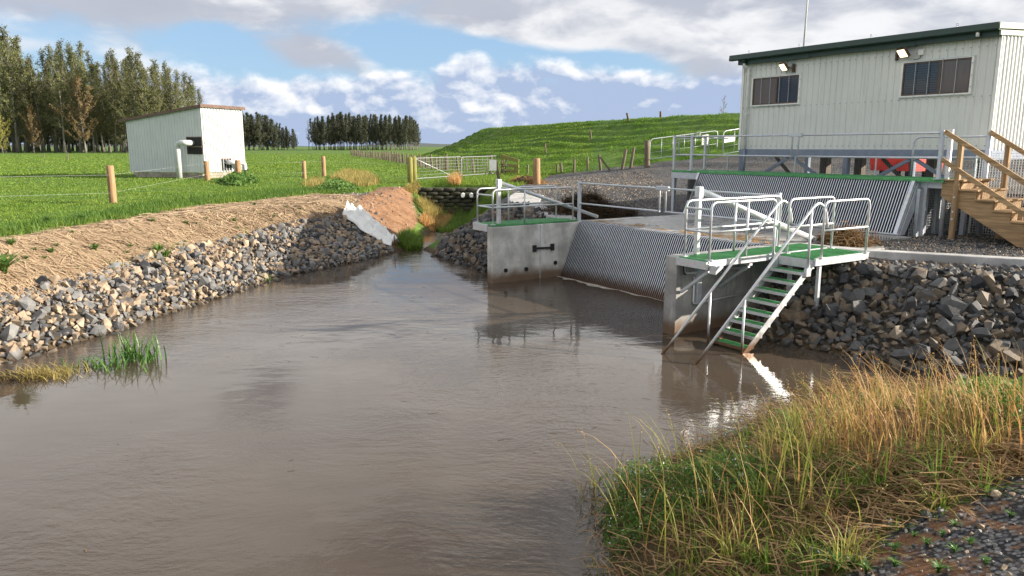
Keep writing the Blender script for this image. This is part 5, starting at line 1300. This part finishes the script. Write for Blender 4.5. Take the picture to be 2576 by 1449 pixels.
patch('paddock_edge_grass', [(-260,640),(0,602),(150,580),(330,552),(480,523),(640,506),(760,493),(850,489),(850,472),(700,478),(560,492),(420,508),(250,536),(0,580),(-260,612)], 26000, .08, .38, .022, MT['edgeg'], (.2, .9), 2, 1.6)
patch('gateway_dry_grass', [(1125,462),(1140,470),(1160,470),(1155,455)], 900, .4, .9, .03, MT['dry'])
patch('gateway_dry_grass', [(1020,480),(1040,488),(1060,482),(1045,466)], 1400, .2, .5, .03, MT['gold'])

# straw mulch strands
n = 50000; lo, hi = Z_STRAW.min(0), Z_STRAW.max(0); X, Y = (g.random((n*4, 2))*(hi-lo)+lo).T; ok = (pdist(X, Y, Z_STRAW) < g.normal(.0, .12, len(X))) & (X/Y > -1.15); X, Y = X[ok][:n], Y[ok][:n]
def strands(X, Y, Z, L, w_, g, yaw, tilt=.12, curl=.5, drape=0.):
    n = len(X); V = np.empty((n, 6, 3)); lt = g.normal(0, tilt, n)
    for k in range(3):
        s = (k-1)*L/2; yw = yaw+curl*(k-1)*g.normal(0, 1, n)*.5; 
        px_ = X+np.cos(yw)*s; py_ = Y+np.sin(yw)*s; pz = Z+np.abs(lt)*L*.25*(1-(k-1)**2)+lt*s*.5
        ez = w_*.3
        if drape: pz = TH(px_, py_)+drape+np.abs(lt)*L*.3; ez = -.44*np.sin(yaw)*w_
        V[:, 2*k] = np.stack([px_-np.sin(yaw)*w_/2, py_+np.cos(yaw)*w_/2, pz], 1); V[:, 2*k+1] = np.stack([px_+np.sin(yaw)*w_/2, py_-np.cos(yaw)*w_/2, pz+ez], 1)
    fs = np.array([(0, 1, 3), (0, 3, 2), (2, 3, 5), (2, 5, 4)]); return V.reshape(-1, 3), (fs[None]+(np.arange(n)*6)[:, None, None]).reshape(-1, 3)
def slope_z(X, Y, L, yaw): return (TH(X+np.cos(yaw)*L*.4, Y+np.sin(yaw)*L*.4)+TH(X-np.cos(yaw)*L*.4, Y-np.sin(yaw)*L*.4))/2
yw = g.normal(.35, .55, len(X)); L = g.uniform(.18, .55, len(X)); rr_ = np.hypot(X, Y)
stuff('straw_mulch', [strands(X, Y, slope_z(X, Y, L, yw)+.02, L, np.clip(rr_*.0009, .011, .024), g, yw, .16, .9, .012)], MT['strawm'])
# weeds growing through the straw
def rosette(seed, n, L, w_):
    g2 = np.random.default_rng(seed); yaw = g2.random(n)*6.283
    return blades(np.zeros(n), np.zeros(n), np.zeros(n), L*(.6+.6*g2.random(n)), np.full(n, w_), g2.uniform(.4, .95, n), g2, yaw=yaw, seg=3)
wmesh = []
for k in range(3):
    V, Fc = rosette(k, 34, .26, .045); o = npmesh('weed', V, Fc, MT['herb']); wmesh.append(o.data); bpy.data.objects.remove(o)
wl_ = [(random.uniform(0, 820), 0, random.uniform(.25, .6)) for _ in range(46)]
wl_ = [(u, np.interp(u, [0, 150, 330, 480, 640, 820], [615, 590, 562, 535, 518, 505])+random.random()**1.5*np.interp(u, [0, 440, 820], [110, 80, 45]), s) for u, _, s in wl_]
for i, (u, v, s) in enumerate(wl_+[(30,622,1.0),(130,640,.8),(240,633,1.1),(400,642,1.6),(420,650,1.2),(385,560,.7),(590,560,.8),(470,565,.6),(12,690,2.2),(640,520,.8),(720,525,.6),(560,525,.5),(320,640,.5),(690,548,.6)]):
    p = UT(u, v); o = bpy.data.objects.new('weed', wmesh[i % 3]); sc.collection.objects.link(o); o.location = p; o.scale = (s, s, s); o.rotation_euler = (0, 0, i*1.3)
    tagp(o, 'small green leafy weed growing through the straw mulch', 'weed', 'weeds in the straw mulch')
for (u, v, s) in ((205,562,1.1),(120,566,1.0)):
    p = UT(u, v); o = bpy.data.objects.new('dock_plant', wmesh[1]); sc.collection.objects.link(o); o.location = p; o.scale = (s, s, s*1.3); tagp(o, 'broad leaved pale green dock plant in the paddock grass by the straw', 'plant', 'dock plants at the paddock edge')
def leafy(name, label, px, n, hh, ls, mat):
    P = poly_px(px); X, Y = (g.random((n*5, 2))*(P.max(0)-P.min(0))+P.min(0)).T; d = pdist(X, Y, P); ok = d < 0; X, Y, d = X[ok][:n], Y[ok][:n], d[ok][:n]
    Zc = TH(X, Y)+hh*g.random(len(X))*np.clip(-d/.5, .25, 1); V = leaf_tris(np.stack([X, Y, Zc], 1), 3, ls, np.array((.06, .06, .05)), g)
    c = V.mean(0); o = npmesh(name, V-c, np.arange(len(V)).reshape(-1, 3), mat); o.location = c; tagp(o, label, 'plant'); return o
leafy('leafy_bush', 'low green leafy bush at the foot of the shed end wall', [(545,462),(600,470),(650,462),(640,446),(580,444)], 1500, .40, .15, MT['herb'])
leafy('leafy_bush', 'dark green leafy creeper spilling over the top of the bare bank', [(800,478),(850,490),(905,480),(880,462),(820,460)], 2600, .25, .11, MT['herb'])

# reeds in the shallows, left
def clump(name, label, u, v, n, hh, w_, spread, mat, bendr=(.1, .7), z=None):
    p = UT(u, v); g2 = np.random.default_rng(int(u)); X = g2.normal(0, spread[0], n); Y = g2.normal(0, spread[1], n)
    V, Fc = blades(X, Y, np.full(n, -.06), hh*(.45+.7*g2.random(n)), np.full(n, w_), g2.uniform(*bendr, n), g2, seg=4)
    o = npmesh(name, V, Fc, mat); o.location = (p[0], p[1], 0. if z is None else z); tagp(o, label, 'plant', kind='stuff' if 'sedge' in name else None); return o
clump('reed_clump', 'tall bright green reed clump standing in the water by the rocks', 335, 905, 90, .62, .030, (.22, .12), MT['reed'])
clump('reed_clump', 'short leaning green reeds between the tall reeds and the brown sedge', 262, 925, 80, .42, .028, (.30, .13), MT['reed'], (.4, 1.))
clump('sedge_clump', 'rounded brown sedge tussock at the water edge beside the reeds', 115, 945, 420, .30, .016, (.30, .16), MT['gold'], (.5, 1.))
clump('sedge_clump', 'flat dark brown dead sedge at the foot of the rocks', 25, 955, 300, .22, .016, (.28, .16), MT['brownw'], (.5, 1.))
clump('reed_clump', 'small upright grass tuft among the lit rocks at the waterline', 665, 702, 60, .35, .02, (.12, .1), MT['fgreen'])

# geotextile sheet
pairs = [((862,550),(893,534)), ((876,562),(914,546)), ((896,578),(936,560)), ((918,594),(955,576)), ((938,607),(973,592)), ((958,619),(990,607)), ((982,630),(1004,621))]
gm = MB(); nw, k0 = 15, []
fine = []
for i in range(len(pairs)-1):
    for q in range(5):
        t_ = q/5; fine.append(tuple(tuple(pairs[i][e][c]*(1-t_)+pairs[i+1][e][c]*t_ for c in (0, 1)) for e in (0, 1)))
fine.append(pairs[-1])
for i, (l, r__) in enumerate(fine):
    A, B = UT(*l), UT(*r__)
    for j in range(nw):
        t_ = j/(nw-1); x_, y_ = A[0]+(B[0]-A[0])*t_, A[1]+(B[1]-A[1])*t_
        zz = th(x_, y_)+.29+(1-(2*t_-1)**2)*(.12*math.sin(i*.8+j*.9)*math.sin(j*.7+i*.23)+.06*math.sin(i*1.5-j*.8)+.07*math.sin(j*1.5+i*.12)+random.uniform(-.025, .025))+.008*math.sin(i*.9+j*.3)-.15*(abs(t_-.5)*2)**3
        ex = (2*t_-1)*.03*math.sin(i*.55+(3 if t_ > .5 else 0)); gm.v.append((x_+ex, y_+ex*.5+.02*math.sin(i*.4+j), zz))
for i in range(len(fine)-1):
    for j in range(nw-1): gm.f.append((i*nw+j, i*nw+j+1, (i+1)*nw+j+1, (i+1)*nw+j)); gm.sm.append(True)
cc = np.mean(gm.v, 0)
go = gm.single('geotextile_sheet', MT['cloth'], 'crumpled white geotextile sheet draped over the end of the rock bank', 'fabric sheet', (cc[0], cc[1], .3))
so_ = go.modifiers.new('thickness', 'SOLIDIFY'); so_.thickness = .012

# debris heaps and wrack
def heap(label, x_, y_, z_, rx, ry, hh, n, mat, L):
    g2 = np.random.default_rng(int(abs(x_)*100)); t_ = Th('weed_heap', label, 'weed heap', (x_, y_, z_)); m_ = MB(); nn, mm = 22, 8
    for i in range(mm+1):
        for j in range(nn):
            f = i/mm; a = j/nn*6.283; q = (1+.22*math.sin(a*3+1)+.15*math.sin(a*5)+random.uniform(-.07, .07))*.92
            m_.v.append((x_+math.cos(a)*rx*f*q, y_+math.sin(a)*ry*f*q, z_+hh*(1-f**1.6)*(1+random.uniform(-.15, .15))-.03*f))
    for i in range(mm):
        for j in range(nn): m_.f.append((i*nn+j, (i+1)*nn+j, (i+1)*nn+(j+1) % nn, i*nn+(j+1) % nn)); m_.sm.append(False)
    m_.build('mound', MT['brownw'], t_)
    a = g2.random(n)*6.283; f = np.sqrt(g2.random(n))*1.25*(1+.22*np.sin(3*a+1)+.15*np.sin(5*a)); X = x_+np.cos(a)*rx*f; Y = y_+np.sin(a)*ry*f; Z = z_+hh*np.clip(1-f**1.4, .02, 1)*(1+.25*np.sin(7*X)*np.sin(6*Y))
    V, Fc = strands(X, Y, Z, g2.uniform(L*.5, L*1.4, n), np.full(n, .014), g2, g2.random(n)*6.283, .9, .8); o = npmesh('strands', V-np.array((x_, y_, z_)), Fc, mat); o['kind'] = 'stuff'; o.parent = t_.e
p = U(1468, 543, 1.40); heap('large dark heap of raked water weed on the gravel beside the apron', p[0]+.1, p[1]+.5, 1.38, 1.0, .8, .50, 4200, MT['brownw'], .55)
p = UT(2135, 622); heap('small tangled brown straw heap beside the upper bar screen', p[0], p[1]+.2, 1.40, .46, .42, .24, 1500, MT['thatch'], .36)
p = UT(1325, 462); heap('low heap of red brown soil and dry grass beside the tall brown post', p[0], p[1], p[2]-.05, 1.3, .9, .45, 700, MT['dry'], .3)
n = 1500; a = g.uniform(.1, 7.2, n); b = 3.0+np.abs(g.normal(0, .5, n))+.6*g.random(n)*(g.random(n) > .6); wx = np.array([Wl(p_, q_) for p_, q_ in zip(a, b)])
keep = vnoise(wx[:, 0], wx[:, 1], 2., 4)+.5*(a/7) > .05; wx = wx[keep]; n = len(wx)
V, Fc = strands(wx[:, 0], wx[:, 1], np.full(n, 1.415), g.uniform(.06, .30, n), np.full(n, .014), g, g.normal(-.9, .7, n), .12, .5); stuff('flood_wrack', [(V, Fc)], MT['dry'])
# foam line along the foot of the lower screen
fm = MB(); nf = 60; tp_ = []; bt_ = []
for i in range(nf+1):
    a = .15+i*4.6/nf; wv = .5*math.sin(i*.35)+.3*math.sin(i*.9+1); wd_ = max(.01, (.10+.09*wv)*(1.6 if .1 < i/nf < .55 else .7)); b = 2.09-.02*math.sin(i*.5)
    tp_.append((a, b, .005)); bt_.append((a, b-wd_, .005))
fm.add(tp_+bt_, [(i, i+1, nf+2+i, nf+1+i) for i in range(nf)])
MT['foam'] = simple('pale_foam', (.38, .34, .28), .8, 0, .4, 7.)
fm.single('foam_line', MT['foam'], 'pale scum line floating along the foot of the lower bar screen', 'foam', (2, 2, .005), SF)

# ================================================================ foreground bank vegetation
g = np.random.default_rng(21)
def samp(P, n):
    X, Y = (g.random((n*4, 2))*(P.max(0)-P.min(0))+P.min(0)).T; ok = pdist(X, Y, P) < g.normal(0, .06, len(X)); return X[ok][:n], Y[ok][:n]
def dryness(X, Y): return sstep(X-.15*Y, 1.15, 2.9)
cc_ = darts(Z_VEG, 9000, .20, g); cz = np.maximum(TH(cc_[:, 0], cc_[:, 1]), -.03); cd = dryness(cc_[:, 0], cc_[:, 1]); cw = np.clip(water_d(cc_[:, 0], cc_[:, 1])[0]/.6, .35, 1)
tuft = {'g': [], 'y': [], 'd': []}
for (x_, y_), z_, dr, wl in zip(cc_, cz, cd, cw):
    q = g.random(); ty = 'd' if q < .02+.42*dr else ('y' if q < .12+.58*dr else 'g')
    k = int(g.integers(16, 58)); hc = (.12+.34*g.random()**2.)*(1+.30*dr)*wl*(.85 if ty == 'g' else 1.); a = g.random(k)*6.283; rr_ = .075*np.sqrt(g.random(k))*(1+hc)
    tuft[ty].append((x_+np.cos(a)*rr_, y_+np.sin(a)*rr_, np.full(k, z_-.03), hc*(.45+.75*g.random(k)), g.uniform(.008, .018, k) if ty != 'd' else g.uniform(.006, .013, k), np.clip(g.normal(.66, .38, k), .05, 1.35), a+g.normal(0, .8, k)))
for ty, nm, mt in (('g', 'bank_grass', 'fgreen'), ('y', 'golden_bank_grass', 'gold2'), ('d', 'dry_bank_grass', 'dry')):
    q = [np.concatenate([t_[i] for t_ in tuft[ty]]) for i in range(7)]
    stuff(nm, [blades(*q[:6], g, yaw=q[6], seg=4)], MT[mt])
X, Y = samp(Z_VEG, 11000); Z = np.maximum(TH(X, Y), -.04)
stuff('low_bank_grass', [blades(X, Y, Z-.02, .05+.14*g.random(len(X))**1.5, g.uniform(.004, .010, len(X)), g.uniform(.2, .95, len(X)), g, seg=2)], MT['fgreen'])
# tall seeding stems in tufts
tu = [(1560,1290,8),(1520,1260,8),(1690,1230,8),(1760,1330,14),(1860,1300,16),(1930,1180,18),(2020,1120,26),(2060,1180,30),(2110,1150,36),(2150,1110,40),(2190,1150,34),(2260,1150,30),(2320,1130,30),(2400,1120,34),(2470,1090,34),(2540,1080,34),(2500,1150,30),(1980,1260,16),(1840,1400,12),(1700,1400,10),(2050,1300,14),(2240,1060,22),(2380,1060,20),(1620,1330,8)]
Xs, Ys = [], []
for u, v, k in tu:
    p = UT(u, v); Xs.append(p[0]+g.normal(0, .13, int(k*1.1))); Ys.append(p[1]+g.normal(0, .13, int(k*1.1)))
Xs, Ys = np.concatenate(Xs), np.concatenate(Ys); n = len(Xs); Zs = np.maximum(TH(Xs, Ys), 0); hs = g.uniform(.45, 1.1, n); yw = g.normal(math.pi*.75, 1.1, n); bv = g.uniform(.15, .75, n)
ds = g.random(n) < np.clip(dryness(Xs, Ys), .2, .9)
stuff('tall_dry_stems', [blades(Xs[ds], Ys[ds], Zs[ds]-.02, hs[ds], g.uniform(.007, .014, ds.sum()), bv[ds], g, yaw=yw[ds], seg=5)], MT['dry'])
stuff('tall_green_stems', [blades(Xs[~ds], Ys[~ds], Zs[~ds]-.02, hs[~ds], g.uniform(.008, .015, (~ds).sum()), bv[~ds], g, yaw=yw[~ds], seg=5)], MT['gold2'])
tipx, tipy, tipz = Xs+np.cos(yw)*hs*bv*.9, Ys+np.sin(yw)*hs*bv*.9, Zs+hs*(.95-.5*bv)
sh_ = g.random(n) < .35; C_ = np.concatenate([np.stack([tipx[sh_]-q*np.cos(yw[sh_])*.03*bv[sh_], tipy[sh_]-q*np.sin(yw[sh_])*.03*bv[sh_], tipz[sh_]-q*.028*(1-.6*bv[sh_])], 1) for q in range(5)])
V = leaf_tris(C_, 2, .011, np.array((.008, .008, .012)), g); stuff('seed_heads', [(V, np.arange(len(V)).reshape(-1, 3))], MT['dry'])
# bits floating on the water
nb_ = 260; fx = g.uniform(-6., 3., nb_); fy = g.uniform(5.5, 20., nb_); ok = (water_d(fx, fy)[0] < -.15) & (vnoise(fx, fy, .9, 17) > .05); fx, fy = fx[ok], fy[ok]
stuff('floating_bits', [strands(fx, fy, np.full(len(fx), .004), g.uniform(.02, .16, len(fx)), np.full(len(fx), .008), g, g.normal(.2, .6, len(fx)), .0, .5)], MT['thatch'])
# dead thatch under the living grass
X, Y = samp(Z_VEG, 16000); far = dryness(X, Y); ok = g.random(len(X)) < .22+.78*far; X, Y = X[ok], Y[ok]; yw = g.random(len(X))*3.14; L = g.uniform(.10, .42, len(X))
stuff('dead_thatch', [strands(X, Y, np.maximum(slope_z(X, Y, L, yw), 0)+.02+.10*g.random(len(X)), L, np.full(len(X), .009), g, yw, .35, .5)], MT['thatch'])
# small leaved herb with pale flowers
HB = poly_px([(1500,1300),(1560,1215),(1700,1190),(1880,1140),(1960,1180),(1850,1260),(1700,1320),(1560,1420)])
X, Y = samp(HB, 2200); Z = TH(X, Y); hz = .24*g.random(len(X))*np.clip(.6+.7*vnoise(X, Y, 2.3, 5), .1, 1.2)
V = leaf_tris(np.stack([X, Y, np.maximum(Z, 0)+hz], 1), 3, .026, np.array((.025, .025, .02)), g); stuff('creeping_herb', [(V, np.arange(len(V)).reshape(-1, 3))], MT['herb'])
k = g.random(len(X)) < .09; V = leaf_tris(np.stack([X[k], Y[k], np.maximum(Z[k], 0)+hz[k]+.03], 1), 2, .016, np.array((.01, .01, .01)), g); stuff('herb_flowers', [(V, np.arange(len(V)).reshape(-1, 3))], simple('pale_petal', (.62, .62, .58), .7))
HB2 = poly_px([(2400,1010),(2576,985),(2640,1060),(2576,1120),(2430,1080)])
X, Y = samp(HB2, 2600); Z = TH(X, Y); V = leaf_tris(np.stack([X, Y, Z+.35*g.random(len(X))], 1), 3, .035, np.array((.04, .04, .03)), g); stuff('blackberry_leaves', [(V, np.arange(len(V)).reshape(-1, 3))], MT['herb'])
# seedlings on the bare soil
sm2 = []
for k in range(2):
    V, Fc = rosette(40+k, 22, .07, .016); o = npmesh('seedling', V, Fc, MT['reed']); sm2.append(o.data); bpy.data.objects.remove(o)
for i, (u, v, s) in enumerate(((2090,1420,2.0),(2110,1440,2.0),(2060,1440,1.8),(2140,1425,1.4),(2250,1385,1.2),(2330,1370,1.0),(2370,1350,1.0),(2400,1390,1.1),(2250,1425,1.3),(2360,1440,1.4),(2440,1370,1.1),(2300,1350,.8),(2480,1420,1.1),(2180,1440,1.4),(2540,1300,1.0),(2400,1325,.9))):
    p = UT(u, v); o = bpy.data.objects.new('seedling', sm2[i % 2]); sc.collection.objects.link(o); o.location = p; o.scale = (s, s, s); o.rotation_euler = (0, 0, i*2.1)
    tagp(o, 'tiny bright green seedling on the red soil beside the loose gravel', 'seedling', 'seedlings on the bare soil')
